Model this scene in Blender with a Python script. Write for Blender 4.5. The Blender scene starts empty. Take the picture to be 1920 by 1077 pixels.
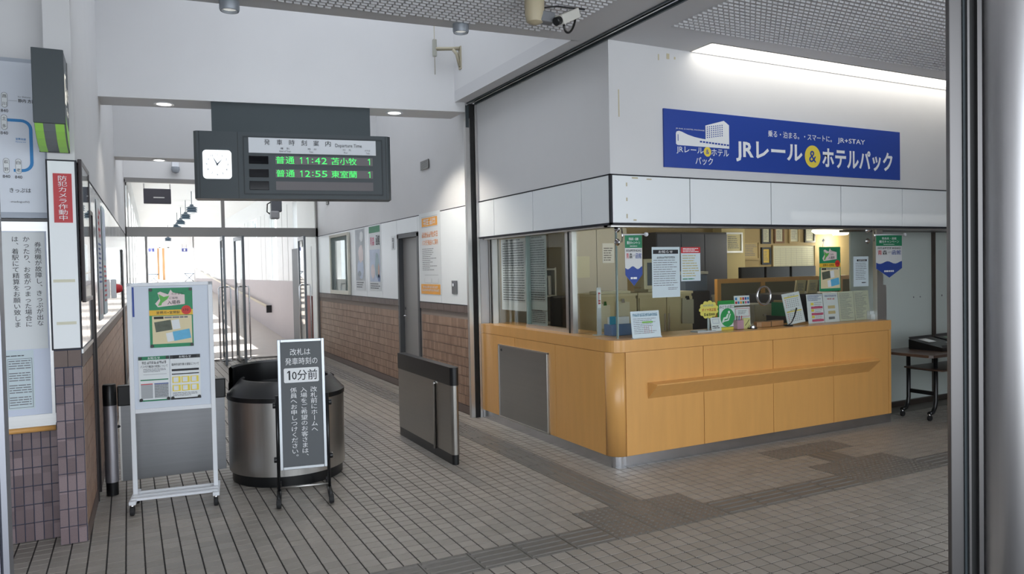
import bpy, bmesh, math, random
from mathutils import Vector, Matrix
random.seed(7)
scene = bpy.context.scene
COL = scene.collection
R = math.radians
# ------------------------------------------------------------------ camera, world, lights, exposure
cd = bpy.data.cameras.new('camera'); cam = bpy.data.objects.new('camera', cd); COL.objects.link(cam)
cd.sensor_width = 36.0; cd.sensor_fit = 'HORIZONTAL'; cd.lens = 1392.1 / 1920 * 36.0
cd.clip_start = 0.02; cd.clip_end = 500
yaw, pitch, roll = 0.4769164, -0.02504949, -0.02009723
fw = Vector((math.sin(yaw) * math.cos(pitch), math.cos(yaw) * math.cos(pitch), math.sin(pitch)))
rt = Vector((math.cos(yaw), -math.sin(yaw), 0)); up = rt.cross(fw)
r2 = rt * math.cos(roll) + up * math.sin(roll); u2 = -rt * math.sin(roll) + up * math.cos(roll)
M = Matrix((r2, u2, -fw)).transposed().to_4x4(); M.translation = Vector((0, 0, 1.65)); cam.matrix_world = M
scene.camera = cam
scene.view_settings.view_transform = 'Standard'; scene.view_settings.look = 'None'
scene.view_settings.gamma = 1.0; scene.view_settings.use_curve_mapping = False
scene.view_settings.exposure = 0.0
w = bpy.data.worlds.new('sky'); scene.world = w; w.use_nodes = True
bg = w.node_tree.nodes['Background']; bg.inputs[0].default_value = (0.87, 0.935, 1.0, 1); bg.inputs[1].default_value = 3.9
def light(name, kind, loc, energy, rot=(0, 0, 0), color=(1, 1, 1), size=None, **kw):
    l = bpy.data.lights.new(name, kind); l.energy = energy; l.color = color
    if kind == 'AREA':
        l.shape = 'RECTANGLE'; l.size, l.size_y = size
    for k, v in kw.items(): setattr(l, k, v)
    o = bpy.data.objects.new(name, l); COL.objects.link(o); o.location = loc; o.rotation_euler = rot
    return o
light('sun', 'SUN', (0, 30, 20), 22.0, (R(8), R(-38), 0), (1, .96, .9), angle=R(.6))
light('skylight_hall', 'AREA', (1.6, 6.55, 5.55), 42, (0, 0, 0), (.86, .92, 1), (2.9, 1.7))
light('skylight_corridor', 'AREA', (1.6, 9.7, 5.0), 36, (0, 0, 0), (.86, .92, 1), (2.9, 2.4))
light('skylight_doors', 'AREA', (1.6, 13.3, 4.9), 50, (0, 0, 0), (.9, .94, 1), (2.9, 2.0))

# ------------------------------------------------------------------ materials
def lin(c):
    c = c / 255.0
    return c / 12.92 if c <= .04045 else ((c + .055) / 1.055) ** 2.4
def rgb(r, g, b): return (lin(r), lin(g), lin(b), 1)
MATS = {}
def mat(name, col, rough=.5, metal=0.0, emit=0.0, var=0.0, scale=8.0, bump=0.0, stretch=(1, 1, 1), spec=None, coat=0.0):
    if name in MATS: return MATS[name]
    m = bpy.data.materials.new(name); m.use_nodes = True; nt = m.node_tree; b = nt.nodes['Principled BSDF']
    c = rgb(*col); b.inputs['Base Color'].default_value = c; b.inputs['Roughness'].default_value = rough; b.inputs['Metallic'].default_value = metal
    if spec is not None: b.inputs['Specular IOR Level'].default_value = spec
    if coat: b.inputs['Coat Weight'].default_value = coat; b.inputs['Coat Roughness'].default_value = .12
    if emit:
        b.inputs['Emission Color'].default_value = c; b.inputs['Emission Strength'].default_value = emit
    if var or bump:
        tc = nt.nodes.new('ShaderNodeTexCoord'); mp = nt.nodes.new('ShaderNodeMapping'); mp.inputs['Scale'].default_value = stretch
        nz = nt.nodes.new('ShaderNodeTexNoise'); nz.inputs['Scale'].default_value = scale; nz.inputs['Detail'].default_value = 5
        nt.links.new(tc.outputs['Object'], mp.inputs[0]); nt.links.new(mp.outputs[0], nz.inputs['Vector'])
        if var:
            mx = nt.nodes.new('ShaderNodeMix'); mx.data_type = 'RGBA'
            mx.inputs[6].default_value = tuple(x * (1 - var) for x in c[:3]) + (1,); mx.inputs[7].default_value = tuple(min(1, x * (1 + var)) for x in c[:3]) + (1,)
            nt.links.new(nz.outputs['Fac'], mx.inputs[0]); nt.links.new(mx.outputs[2], b.inputs['Base Color'])
        if bump:
            bp = nt.nodes.new('ShaderNodeBump'); bp.inputs['Strength'].default_value = bump; bp.inputs['Distance'].default_value = .002
            nt.links.new(nz.outputs['Fac'], bp.inputs['Height']); nt.links.new(bp.outputs[0], b.inputs['Normal'])
    MATS[name] = m; return m
def cellmat(name, c0, c1, pitch, rough, off=(0, 0, 0)):
    # colour that differs from tile to tile: white noise on the tile's own cell
    m = bpy.data.materials.new(name); m.use_nodes = True; nt = m.node_tree; b = nt.nodes['Principled BSDF']; b.inputs['Roughness'].default_value = rough
    g = nt.nodes.new('ShaderNodeNewGeometry'); a = nt.nodes.new('ShaderNodeVectorMath'); a.operation = 'SUBTRACT'; a.inputs[1].default_value = off
    d = nt.nodes.new('ShaderNodeVectorMath'); d.operation = 'DIVIDE'; d.inputs[1].default_value = pitch
    f = nt.nodes.new('ShaderNodeVectorMath'); f.operation = 'FLOOR'; wn = nt.nodes.new('ShaderNodeTexWhiteNoise')
    mx = nt.nodes.new('ShaderNodeMix'); mx.data_type = 'RGBA'; mx.inputs[6].default_value = rgb(*c0); mx.inputs[7].default_value = rgb(*c1)
    n2 = nt.nodes.new('ShaderNodeTexNoise'); n2.inputs['Scale'].default_value = 260; mx2 = nt.nodes.new('ShaderNodeMix'); mx2.data_type = 'RGBA'; mx2.blend_type = 'MULTIPLY'; mx2.inputs[0].default_value = .35
    L = nt.links.new
    L(g.outputs['Position'], a.inputs[0]); L(a.outputs[0], d.inputs[0]); L(d.outputs[0], f.inputs[0]); L(f.outputs[0], wn.inputs['Vector']); L(wn.outputs['Value'], mx.inputs[0])
    L(g.outputs['Position'], n2.inputs['Vector']); L(mx.outputs[2], mx2.inputs[6]); L(n2.outputs['Fac'], mx2.inputs[7]); L(mx2.outputs[2], b.inputs['Base Color'])
    return m
def glassmat(name, tint=(.965, .985, .975), base=0.035, top=.85):
    m = bpy.data.materials.new(name); m.use_nodes = True; nt = m.node_tree; nt.nodes.clear(); L = nt.links.new
    o = nt.nodes.new('ShaderNodeOutputMaterial'); t = nt.nodes.new('ShaderNodeBsdfTransparent'); t.inputs[0].default_value = tint + (1,)
    g = nt.nodes.new('ShaderNodeBsdfGlossy'); g.inputs['Roughness'].default_value = .01; lw = nt.nodes.new('ShaderNodeLayerWeight'); lw.inputs[0].default_value = .5
    pw = nt.nodes.new('ShaderNodeMath'); pw.operation = 'POWER'; pw.inputs[1].default_value = 5; ma = nt.nodes.new('ShaderNodeMath'); ma.operation = 'MULTIPLY_ADD'; ma.inputs[1].default_value = top; ma.inputs[2].default_value = base
    mx = nt.nodes.new('ShaderNodeMixShader')
    L(lw.outputs['Facing'], pw.inputs[0]); L(pw.outputs[0], ma.inputs[0]); L(ma.outputs[0], mx.inputs[0]); L(t.outputs[0], mx.inputs[1]); L(g.outputs[0], mx.inputs[2]); L(mx.outputs[0], o.inputs[0])
    return m
WALL = mat('white_paint', (216, 216, 217), .7, var=.03, scale=3, bump=.06)
PANEL = mat('white_panel', (238, 242, 244), .35, var=.015, scale=4)
JOINT = mat('dark_joint', (24, 26, 36), .6)
STEEL = mat('brushed_steel', (205, 203, 200), .32, 1.0, var=.08, scale=60, stretch=(1, 1, .02), bump=.05)
STEELH = mat('brushed_steel_horizontal', (196, 196, 196), .36, 1.0, var=.08, scale=60, stretch=(.02, .02, 1), bump=.05)
CHROME = mat('chrome', (215, 215, 218), .08, 1.0)
KICK = mat('kick_steel', (205, 207, 212), .26, 1.0, var=.12, scale=10)
BLACK = mat('black_plastic', (22, 23, 25), .3)
BLACKM = mat('black_matt', (18, 18, 18), .6)
RUBBER = mat('rubber', (26, 26, 28), .7)
DKGREY = mat('dark_grey_paint', (62, 70, 74), .45)
WOOD = mat('maple_veneer', (219, 164, 94), .32, var=.10, scale=5, stretch=(3, 3, .35), coat=.25)
WOODE = mat('maple_rail', (214, 160, 92), .35, var=.08, scale=9, stretch=(1, 1, 1))
WHITE = mat('white_enamel', (226, 229, 234), .3)
PAPER = mat('paper', (226, 230, 232), .6)
PAPERB = mat('paper_bluish', (206, 220, 226), .6)
CREAMP = mat('paper_cream', (206, 206, 184), .7)
INK = mat('ink_black', (28, 30, 36), .6)
INKG = mat('ink_grey', (120, 122, 128), .6)
INKW = mat('ink_white', (236, 238, 240), .5)
INKB = mat('ink_blue', (32, 130, 196), .5)
INKR = mat('ink_red', (196, 44, 52), .5)
INKY = mat('ink_yellow', (236, 214, 80), .5)
INKO = mat('ink_orange', (240, 160, 50), .5)
INKGR = mat('ink_green', (24, 124, 84), .5)
NAVY = mat('ink_navy', (40, 70, 150), .5)
PINK = mat('ink_pink', (212, 80, 120), .5)
REDSIGN = mat('red_plastic', (190, 36, 44), .4)
BLUE = mat('blue_sign', (30, 66, 158), .4)
CEIL = mat('ceiling_grey', (206, 206, 208), .8)
CEILD = mat('ceiling_dark', (120, 120, 122), .9)
GROUT = mat('grout', (50, 47, 46), .85); WGROUT = mat('wall_grout', (150, 138, 130), .85); WGROUTD = mat('wall_grout_slate', (70, 76, 96), .85)
TACT = mat('tactile_tile', (110, 106, 101), .38, var=.12, scale=14)
GLASS = glassmat('clear_glass'); GLASSD = glassmat('door_glass', (.97, .985, .98), .02, .6)
LAMP = mat('lamp_glow', (255, 252, 244), .5, emit=4.0)
FTILE = cellmat('floor_tile', (158, 151, 142), (172, 164, 155), (.0985, .0895, 50), .42, (3.192, 3.668, -10))
TILEF = cellmat('wall_tile_mauve', (112, 94, 97), (150, 131, 134), (.0498, 50, .1095), .45, (-.415, 0, .095))
TILES = cellmat('wall_tile_brown', (150, 118, 98), (184, 150, 126), (50, .0498, .1095), .45, (0, 7.62, .095))

# ------------------------------------------------------------------ helpers
def link(o, parent=None):
    COL.objects.link(o)
    if parent: o.parent = parent
    return o
def mesh(name, vs, fs, m, parent=None, smooth=False, kind=None):
    me = bpy.data.meshes.new(name); me.from_pydata([tuple(v) for v in vs], [], fs); me.update()
    if m: me.materials.append(m)
    if smooth: me.polygons.foreach_set('use_smooth', [True] * len(me.polygons))
    o = link(bpy.data.objects.new(name, me), parent)
    if kind: o['kind'] = kind
    return o
BF = [(0, 3, 2, 1), (4, 5, 6, 7), (0, 1, 5, 4), (1, 2, 6, 5), (2, 3, 7, 6), (3, 0, 4, 7)]
def bxv(x0, x1, y0, y1, z0, z1): return [(x0, y0, z0), (x1, y0, z0), (x1, y1, z0), (x0, y1, z0), (x0, y0, z1), (x1, y0, z1), (x1, y1, z1), (x0, y1, z1)]
def boxes(name, L, m, parent=None, kind=None):
    vs, fs = [], []
    for b in L:
        n = len(vs); vs += bxv(*b); fs += [tuple(i + n for i in f) for f in BF]
    return mesh(name, vs, fs, m, parent, kind=kind)
def bevelled(o, b, seg=2):
    bm = bmesh.new(); bm.from_mesh(o.data)
    bmesh.ops.bevel(bm, geom=bm.edges[:], offset=b, segments=seg, profile=.5, affect='EDGES'); bm.to_mesh(o.data); bm.free(); return o
def box(name, x0, x1, y0, y1, z0, z1, m, parent=None, bev=0, kind=None):
    o = boxes(name, [(x0, x1, y0, y1, z0, z1)], m, parent, kind)
    return bevelled(o, bev) if bev else o
def prism(name, poly, z0, z1, m, parent=None, smooth=False, axis='Z'):
    n = len(poly)
    def pt(p, h): return (p[0], p[1], h) if axis == 'Z' else ((p[0], h, p[1]) if axis == 'Y' else (h, p[0], p[1]))
    vs = [pt(p, z0) for p in poly] + [pt(p, z1) for p in poly]
    fs = [tuple(range(n))[::-1], tuple(range(n, 2 * n))] + [(i, (i + 1) % n, n + (i + 1) % n, n + i) for i in range(n)]
    o = mesh(name, vs, fs, m, parent)
    bm = bmesh.new(); bm.from_mesh(o.data); bmesh.ops.recalc_face_normals(bm, faces=bm.faces[:]); bm.to_mesh(o.data); bm.free()
    if smooth:
        for p in o.data.polygons:
            if len(p.vertices) == 4: p.use_smooth = True
    return o
def tube(name, pts, r, m, parent=None, seg=8, cyc=False):
    pts = [Vector(p) for p in pts]; vs, fs = [], []; n = len(pts); a = None
    for i, p in enumerate(pts):
        if cyc: d = (pts[(i + 1) % n] - pts[i - 1]).normalized()
        else: d = (pts[min(i + 1, n - 1)] - pts[max(i - 1, 0)]).normalized()
        if a is None: a = d.cross(Vector((0, 0, 1)) if abs(d.z) < .9 else Vector((1, 0, 0))).normalized()
        else: a = (a - d * a.dot(d)).normalized()
        b = d.cross(a); rr = r[i] if isinstance(r, (list, tuple)) else r
        vs += [p + (a * math.cos(2 * math.pi * k / seg) + b * math.sin(2 * math.pi * k / seg)) * rr for k in range(seg)]
    for i in range(n if cyc else n - 1):
        j = (i + 1) % n
        fs += [(i * seg + k, i * seg + (k + 1) % seg, j * seg + (k + 1) % seg, j * seg + k) for k in range(seg)]
    if not cyc: fs += [tuple(range(seg))[::-1], tuple((n - 1) * seg + k for k in range(seg))]
    o = mesh(name, vs, fs, m, parent, smooth=True)
    for p in o.data.polygons:
        if len(p.vertices) > 4: p.use_smooth = False
    bm = bmesh.new(); bm.from_mesh(o.data); bmesh.ops.recalc_face_normals(bm, faces=bm.faces[:]); bm.to_mesh(o.data); bm.free()
    return o
def lathe(name, prof, m, parent=None, seg=32, c=(0, 0), a0=0, a1=360, smooth=True, sx=1, sy=1):
    full = abs(a1 - a0) >= 360; ns = seg if full else seg + 1; vs, fs = [], []; np_ = len(prof)
    for k in range(ns):
        a = R(a0 + (a1 - a0) * k / seg)
        vs += [(c[0] + r * sx * math.cos(a), c[1] + r * sy * math.sin(a), z) for r, z in prof]
    for k in range(seg):
        k2 = (k + 1) % ns
        fs += [(k * np_ + i, k2 * np_ + i, k2 * np_ + i + 1, k * np_ + i + 1) for i in range(np_ - 1)]
    o = mesh(name, vs, fs, m, parent, smooth=False)
    bm = bmesh.new(); bm.from_mesh(o.data); bmesh.ops.remove_doubles(bm, verts=bm.verts[:], dist=1e-5); bmesh.ops.recalc_face_normals(bm, faces=bm.faces[:]); bm.to_mesh(o.data); bm.free()
    if smooth:
        for p in o.data.polygons: p.use_smooth = True
        o.data.set_sharp_from_angle(angle=R(35))
    return o
def thing(name, label, cat, loc=(0, 0, 0), rz=0, group=None):
    o = bpy.data.objects.new(name, None); o.empty_display_size = .05; COL.objects.link(o); o.location = loc; o.rotation_euler = (0, 0, rz)
    return tag(o, label, cat, group)
def tag(o, label, cat, group=None):
    o['label'] = label; o['category'] = cat
    if group: o['group'] = group
    return o
def struct(o): o['kind'] = 'structure'; return o
FONTS = {}
def text(body, rect, m, parent, y=-.002, bold=0.0, name='lettering', keep=False, italic=0):
    """Lettering on a face that looks to local -Y, fitted into rect = x0, z0, x1, z1 (mirror-free, one mesh)."""
    c = bpy.data.curves.new('t', 'FONT'); c.body = body; c.size = 1; c.resolution_u = 2; c.offset = bold if bold == .028 else min(bold, .006); c.space_line = .78 if '\n' in body else 1; c.align_x = 'CENTER' if '\n' in body else 'LEFT'
    c.shear = italic
    o = bpy.data.objects.new('t', c); COL.objects.link(o); dg = bpy.context.evaluated_depsgraph_get(); dg.update()
    me = bpy.data.meshes.new_from_object(o.evaluated_get(dg)); bpy.data.objects.remove(o); bpy.data.curves.remove(c)
    xs = [v.co.x for v in me.vertices]; ys = [v.co.y for v in me.vertices]
    x0, z0, x1, z1 = rect; sx = (x1 - x0) / max(1e-6, max(xs) - min(xs)); sz = (z1 - z0) / max(1e-6, max(ys) - min(ys)); ox, oz = x0, z0
    if keep:
        s = min(sx, sz); ox = (x0 + x1) / 2 - s * (max(xs) - min(xs)) / 2; oz = (z0 + z1) / 2 - s * (max(ys) - min(ys)) / 2; sx = sz = s
    bx, by = min(xs), min(ys)
    for v in me.vertices: v.co = (ox + (v.co.x - bx) * sx, y, oz + (v.co.y - by) * sz)
    me.materials.clear(); me.materials.append(m); me.name = name
    return link(bpy.data.objects.new(name, me), parent)
GC = {}
def glyph(ch):
    if ch not in GC:
        c = bpy.data.curves.new('t', 'FONT'); c.body = ch; c.size = 1; c.resolution_u = 2; c.offset = 0
        o = bpy.data.objects.new('t', c); COL.objects.link(o); dg = bpy.context.evaluated_depsgraph_get(); dg.update()
        me = bpy.data.meshes.new_from_object(o.evaluated_get(dg)); bpy.data.objects.remove(o); bpy.data.curves.remove(c)
        GC[ch] = ([(v.co.x, v.co.y) for v in me.vertices], [tuple(p.vertices) for p in me.polygons]); bpy.data.meshes.remove(me)
    return GC[ch]
def vtext(body, rect, m, parent, y=-.002, bold=0.0):
    """a column of characters read downwards"""
    x0, z0, x1, z1 = rect; n_ = len(body); ch = (z1 - z0) / n_; wd = x1 - x0; vs, fs = [], []
    for k, c_ in enumerate(body):
        V, Fc = glyph(c_); q = len(vs); zc = z1 - (k + .5) * ch; xc = (x0 + x1) / 2
        for (gx, gy) in V:
            u, v = gx - .5, gy - .38
            if c_ == 'ー': u, v = v, -u
            if c_ in '、。': u, v = u + .62, v + .55
            vs.append((xc + u * wd * 1.06, y, zc + v * ch * .98))
        fs += [tuple(i + q for i in f) for f in Fc]
    return mesh('lettering', vs, fs, m, parent)
def one(x, z0, z1, m, parent, y, st=.11):
    """a figure one with its flag; x is the right edge of the stem"""
    h = z1 - z0; t_ = h * st
    return mesh('lettering', [(x - t_, y, z0), (x, y, z0), (x, y, z1), (x - t_ * .9, y, z1), (x - h * .32, y, z1 - h * .16), (x - h * .32, y, z1 - h * .30), (x - t_, y, z1 - h * .17)], [(0, 1, 2, 3, 6), (3, 4, 5, 6)], m, parent)
def quads(name, L, m, parent, y=-.002):
    vs, fs = [], []
    for x0, z0, x1, z1 in L:
        n = len(vs); vs += [(x0, y, z0), (x1, y, z0), (x1, y, z1), (x0, y, z1)]; fs.append((n, n + 1, n + 2, n + 3))
    return mesh(name, vs, fs, m, parent, kind='stuff' if len(L) > 1 else None)
def polyq(name, pts, m, parent, y=-.002): return mesh(name, [(x, y, z) for x, z in pts], [tuple(range(len(pts)))], m, parent)
def disc(name, cx, cz, r, m, parent, y=-.002, n=28, rz=None): return polyq(name, [(cx + r * math.cos(2 * math.pi * k / n), cz + (rz or r) * math.sin(2 * math.pi * k / n)) for k in range(n)], m, parent, y)
def scribble(rect, rows, m, parent, y=-.002, fill=.55, name='printed_text', rag=.3, seed=1):
    """rows of small print too fine to read: dashes of word length"""
    rnd = random.Random(seed); x0, z0, x1, z1 = rect; h = (z1 - z0) / rows; L = []
    for i in range(rows):
        x = x0; e = x1 - (x1 - x0) * rag * rnd.random()
        while x < e - .002:
            wd = h * rnd.uniform(.8, 3.2); L.append((x, z1 - (i + fill) * h, min(x + wd, e), z1 - i * h - h * .12)); x += wd + h * .25
    return quads(name, L, m, parent, y)
def glyphs(rect, n, m, parent, y=-.002, seed=1, name='lettering'):
    """n characters that cannot be read in the photograph: blocks of strokes"""
    rnd = random.Random(seed); x0, z0, x1, z1 = rect; cw = (x1 - x0) / n; h = z1 - z0; L = []
    for i in range(n):
        a = x0 + i * cw + cw * .08; b = x0 + (i + 1) * cw - cw * .08; t = h * .1
        for k in rnd.sample(range(5), 3): zz = z0 + h * (.05 + .2 * k); L.append((a, zz, b, zz + t))
        for k in rnd.sample(range(3), 2): xx = a + (b - a) * (.08 + .36 * k); L.append((xx, z0, xx + cw * .11, z1))
    return quads(name, L, m, parent, y)
def sheet(name, label, cat, loc, rz, w_, h_, m, th=.002, group=None):
    """a thin printed sheet: origin at its lower left front corner"""
    t = thing(name, label, cat, loc, rz, group)
    box('sheet', 0, w_, 0, th, 0, h_, m, t)
    return t
def copy_tree(o, parent=None):
    c = o.copy(); COL.objects.link(c); c.parent = parent
    for ch in list(o.children): copy_tree(ch, c)
    return c

# ------------------------------------------------------------------ floor with tiles and tactile paving
floor = struct(boxes('floor', [(-4, 14, -4, 19.2, -.06, -.004)], GROUT))
PXT, PYT, OX, OY = .0985, .0895, 3.192, 3.668
blocks = []                                    # (x0, x1, y0, y1, kind, along)
x = 2.59 - 10 * .2985
while x < 2.5: blocks.append((x, x + .2985, 3.668, 3.936, 'bar', 'x')); x += .2985
for i in range(3):
    for j in range(2): blocks.append((2.59 + i * .2985, 2.59 + (i + 1) * .2985, 3.668 + j * .2685, 3.668 + (j + 1) * .2685, 'dot', 'x'))
x = 3.4855; n = 4
for i in range(4): blocks.append((3.4855 + i * .3345, 3.4855 + (i + 1) * .3345, 3.668, 3.936, 'bar', 'x'))
for i in range(3):
    for j in range(2): blocks.append((4.8235 + i * .2985, 4.8235 + (i + 1) * .2985, 3.668 + j * .2685, 3.668 + (j + 1) * .2685, 'dot', 'x'))
    blocks.append((4.8235 + i * .2985, 4.8235 + (i + 1) * .2985, 4.4735, 4.742, 'dot', 'x'))
blocks.append((5.112, 5.4105, 4.205, 4.4735, 'bar', 'y'))
for i in range(6): blocks.append((5.719 + i * .2985, 5.719 + (i + 1) * .2985, 3.668, 3.936, 'bar', 'x'))
y = 4.205
for i in range(36):
    blocks.append((2.895, 3.16, y, y + .2955, 'dot' if i in (9,) else 'bar', 'y')); y += .2955
def tactile(kind, along, w_, d_):
    vs, fs = [], []
    def add(x0, x1, y0, y1, z0, z1, b):
        n = len(vs); vs.extend([(x0, y0, z0), (x1, y0, z0), (x1, y1, z0), (x0, y1, z0), (x0 + b, y0 + b, z1), (x1 - b, y0 + b, z1), (x1 - b, y1 - b, z1), (x0 + b, y1 - b, z1)])
        fs.extend([tuple(i + n for i in f) for f in BF[1:]])
    add(.002, w_ - .002, .002, d_ - .002, -.01, .001, .001)
    if kind == 'dot':
        for i in range(6):
            for j in range(6):
                cx, cy = w_ * (i + .5) / 6, d_ * (j + .5) / 6; n = len(vs); r = .014
                vs.extend([(cx + r * math.cos(k * math.pi / 3), cy + r * math.sin(k * math.pi / 3), .001) for k in range(6)] + [(cx + r * .55 * math.cos(k * math.pi / 3), cy + r * .55 * math.sin(k * math.pi / 3), .006) for k in range(6)])
                fs.extend([(n + k, n + (k + 1) % 6, n + 6 + (k + 1) % 6, n + 6 + k) for k in range(6)] + [tuple(n + 6 + k for k in range(6))])
    else:
        for j in range(4):
            if along == 'x': cy = d_ * (j + .5) / 4; add(.012, w_ - .012, cy - .014, cy + .014, .001, .006, .005)
            else: cx = w_ * (j + .5) / 4; add(cx - .014, cx + .014, .012, d_ - .012, .001, .006, .005)
    me = bpy.data.meshes.new('tactile_block'); me.from_pydata(vs, [], fs); me.materials.append(TACT); return me
tcache = {}
for (x0, x1, y0, y1, k, al) in blocks:
    key = (k, al, round(x1 - x0, 3), round(y1 - y0, 3))
    if key not in tcache: tcache[key] = tactile(k, al, x1 - x0, y1 - y0)
    o = link(bpy.data.objects.new('tactile_block', tcache[key]), floor); o.location = (x0, y0, 0)
def in_block(x, y):
    for b in blocks:
        if b[0] - .02 < x < b[1] + .02 and b[2] - .02 < y < b[3] + .02: return True
    return False
g_, hb = .0034, .0012
gy = .0044
tv = [(g_, gy, -.01), (PXT - g_, gy, -.01), (PXT - g_, PYT - gy, -.01), (g_, PYT - gy, -.01), (g_ + hb, gy + hb, 0), (PXT - g_ - hb, gy + hb, 0), (PXT - g_ - hb, PYT - gy - hb, 0), (g_ + hb, PYT - gy - hb, 0)]
tme = bpy.data.meshes.new('tile'); tme.from_pydata(tv, [], BF[1:]); tme.materials.append(FTILE)
cells = []
fwd2 = Vector((math.sin(yaw), math.cos(yaw)))
cutters = [(-.395, 7.51, 3.668, 3.936), (2.59, 3.4855, 3.668, 4.205), (4.8235, 5.719, 3.668, 4.205), (4.8235, 5.719, 4.4735, 4.742), (5.112, 5.4105, 4.205, 4.4735), (2.895, 3.16, 4.205, 14.84)]
def cut(r):
    for b in cutters:
        if r and b[0] < r[1] - .004 and b[1] > r[0] + .004 and b[2] < r[3] - .004 and b[3] > r[2] + .004:
            c = [(r[0], min(r[1], b[0]), r[2], r[3]), (max(r[0], b[1]), r[1], r[2], r[3]), (r[0], r[1], r[2], min(r[3], b[2])), (r[0], r[1], max(r[2], b[3]), r[3])]
            c = [q for q in c if q[1] - q[0] > .005 and q[3] - q[2] > .005]
            r = max(c, key=lambda q: (q[1] - q[0]) * (q[3] - q[2])) if c else None
    return r
for i in range(-48, 66):
    for j in range(-18, 130):
        x, y = OX + i * PXT, OY + j * PYT; cx, cy = x + PXT / 2, y + PYT / 2
        if cy > 15.3 or cy > 7.6 and not (-.25 < cx < 3.42) or cy > 5.0 and (3.5 < cx < 6.85) or cy > 5.6 and cx < -.3: continue
        r0 = (x, x + PXT, y, y + PYT); r1 = cut(r0)
        if not r1: continue
        z = cx * fwd2.x + cy * fwd2.y; px = 960 + 1392 * (cx * fwd2.y - cy * fwd2.x) / z if z > 0 else -1
        cells.append((r1, z if 40 < px < 1785 and 1.65 / z < .405 and r1 == r0 else 99 + z))
cells.sort(key=lambda c: c[1])
for r, z in cells[:290]:
    o = link(bpy.data.objects.new('tile', tme), floor); o.location = (r[0], r[2], 0)
vs, fs = [], []
for r, z in cells[290:]:
    n = len(vs); a0, a1, b0_, b1_ = r; q = g_ + hb
    p = min(gy, (b1_ - b0_) * .3); p2 = p + min(hb, (b1_ - b0_) * .1); g2_ = min(g_, (a1 - a0) * .3); q = g2_ + min(hb, (a1 - a0) * .1); vs += [(a0 + g2_, b0_ + p, -.01), (a1 - g2_, b0_ + p, -.01), (a1 - g2_, b1_ - p, -.01), (a0 + g2_, b1_ - p, -.01), (a0 + q, b0_ + p2, 0), (a1 - q, b0_ + p2, 0), (a1 - q, b1_ - p2, 0), (a0 + q, b1_ - p2, 0)]; fs += [tuple(i + n for i in f) for f in BF[1:]]
mesh('tiles', vs, fs, FTILE, floor, kind='stuff')

# ------------------------------------------------------------------ ceilings, upper walls, beams
ZC = 3.47
def wallq(name, pts, m, th=None):
    o = mesh(name, pts, [tuple(range(len(pts)))], m); return struct(o)
ceiling = struct(prism('ceiling', [(-4, -1.5), (3.34, -1.5), (3.34, 5.085), (-.9, 5.515), (-4, 5.83)], ZC, ZC + .12, CEIL))
prism('ceiling_edge', [(3.21, 5.085), (3.34, 5.085), (3.34, 7.6), (3.21, 7.6)], ZC, ZC + .12, CEIL, ceiling)
box('ceiling_side', 3.45, 11.5, -1.5, 4.68, ZC, ZC + .12, CEIL, ceiling)
box('ceiling_side_end', 3.45, 4.31, 4.68, 4.97, ZC, ZC + .12, CEIL, ceiling)
def pads(name, x0, x1, y0, y1, clip=None):
    p = .052; vs, fs = [], []
    i = 0
    while x0 + i * p < x1 - p:
        j = 0
        while y0 + j * p < y1 - p:
            x, y = x0 + i * p, y0 + j * p
            if clip is None or clip(x + p, y + p):
                n = len(vs)
                vs += [(x + .006, y + .006, ZC), (x + p - .004, y + .006, ZC), (x + p - .004, y + p - .008, ZC), (x + .006, y + p - .008, ZC), (x + .008, y + .009, ZC - .013), (x + p - .006, y + .009, ZC - .013), (x + p - .006, y + p - .008, ZC - .002), (x + .008, y + p - .008, ZC - .002)]
                fs += [tuple(k + n for k in f) for f in BF[1:]]
            j += 1
        i += 1
    return mesh(name, vs, fs, CEIL, ceiling, kind='stuff')
pads('perforated_relief', .1, 3.02, 2.2, 5.4, lambda x, y: y < 5.085 + (3.3 - x) * .1015 - .12)
pads('perforated_relief', 3.72, 8.6, 2.0, 4.5)
# sliding partition track in the ceiling
track = thing('partition_track', 'black double track of the sliding partition running along the ceiling', 'track', (3.395, 0, ZC))
boxes('channel', [(-.055, .055, -1.5, 7.46, .03, .11)], BLACKM, track)
boxes('rail', [(-.058, -.04, -1.5, 7.46, -.012, .03)], DKGREY, track); boxes('rail', [(-.008, .008, -1.5, 7.46, -.006, .03)], STEEL, track); boxes('rail', [(.04, .058, -1.5, 7.46, -.012, .03)], DKGREY, track)
# office upper walls (above the panel band)
wall_office = struct(boxes('wall_office', [(3.47, 11.5, 4.955, 5.06, 2.395, 3.6), (3.47, 3.60, 5.06, 7.52, 2.395, 3.6), (3.478, 11.5, 4.963, 5.06, 1.99, 2.395), (3.478, 3.60, 5.06, 7.52, 1.99, 2.395)], WALL))
boxes('joint_strip', [(3.462, 3.475, 4.947, 7.5, 2.386, 2.396), (3.462, 8.6, 4.947, 4.965, 2.386, 2.396), (3.462, 3.475, 4.947, 7.5, 1.985, 2.003), (3.462, 8.6, 4.947, 4.965, 1.985, 2.003), (3.462, 3.484, 4.947, 4.969, 1.99, 2.39)], JOINT, wall_office)
boxes('window_head', [(3.50, 8.6, 5.0, 5.10, 1.972, 1.99), (3.50, 3.62, 5.05, 7.45, 1.972, 1.99)], STEEL, wall_office)
for a, b in ((3.484, 4.283), (4.293, 5.236), (5.246, 6.168), (6.178, 7.09), (7.10, 7.975), (7.985, 8.6)):
    box('panel', a, b, 4.950, 4.964, 2.004, 2.385, PANEL, wall_office)
for a, b in ((4.969, 5.376), (5.386, 6.234), (6.244, 7.086), (7.096, 7.50)):
    box('panel', 3.465, 3.479, a, b, 2.004, 2.385, PANEL, wall_office)
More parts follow.
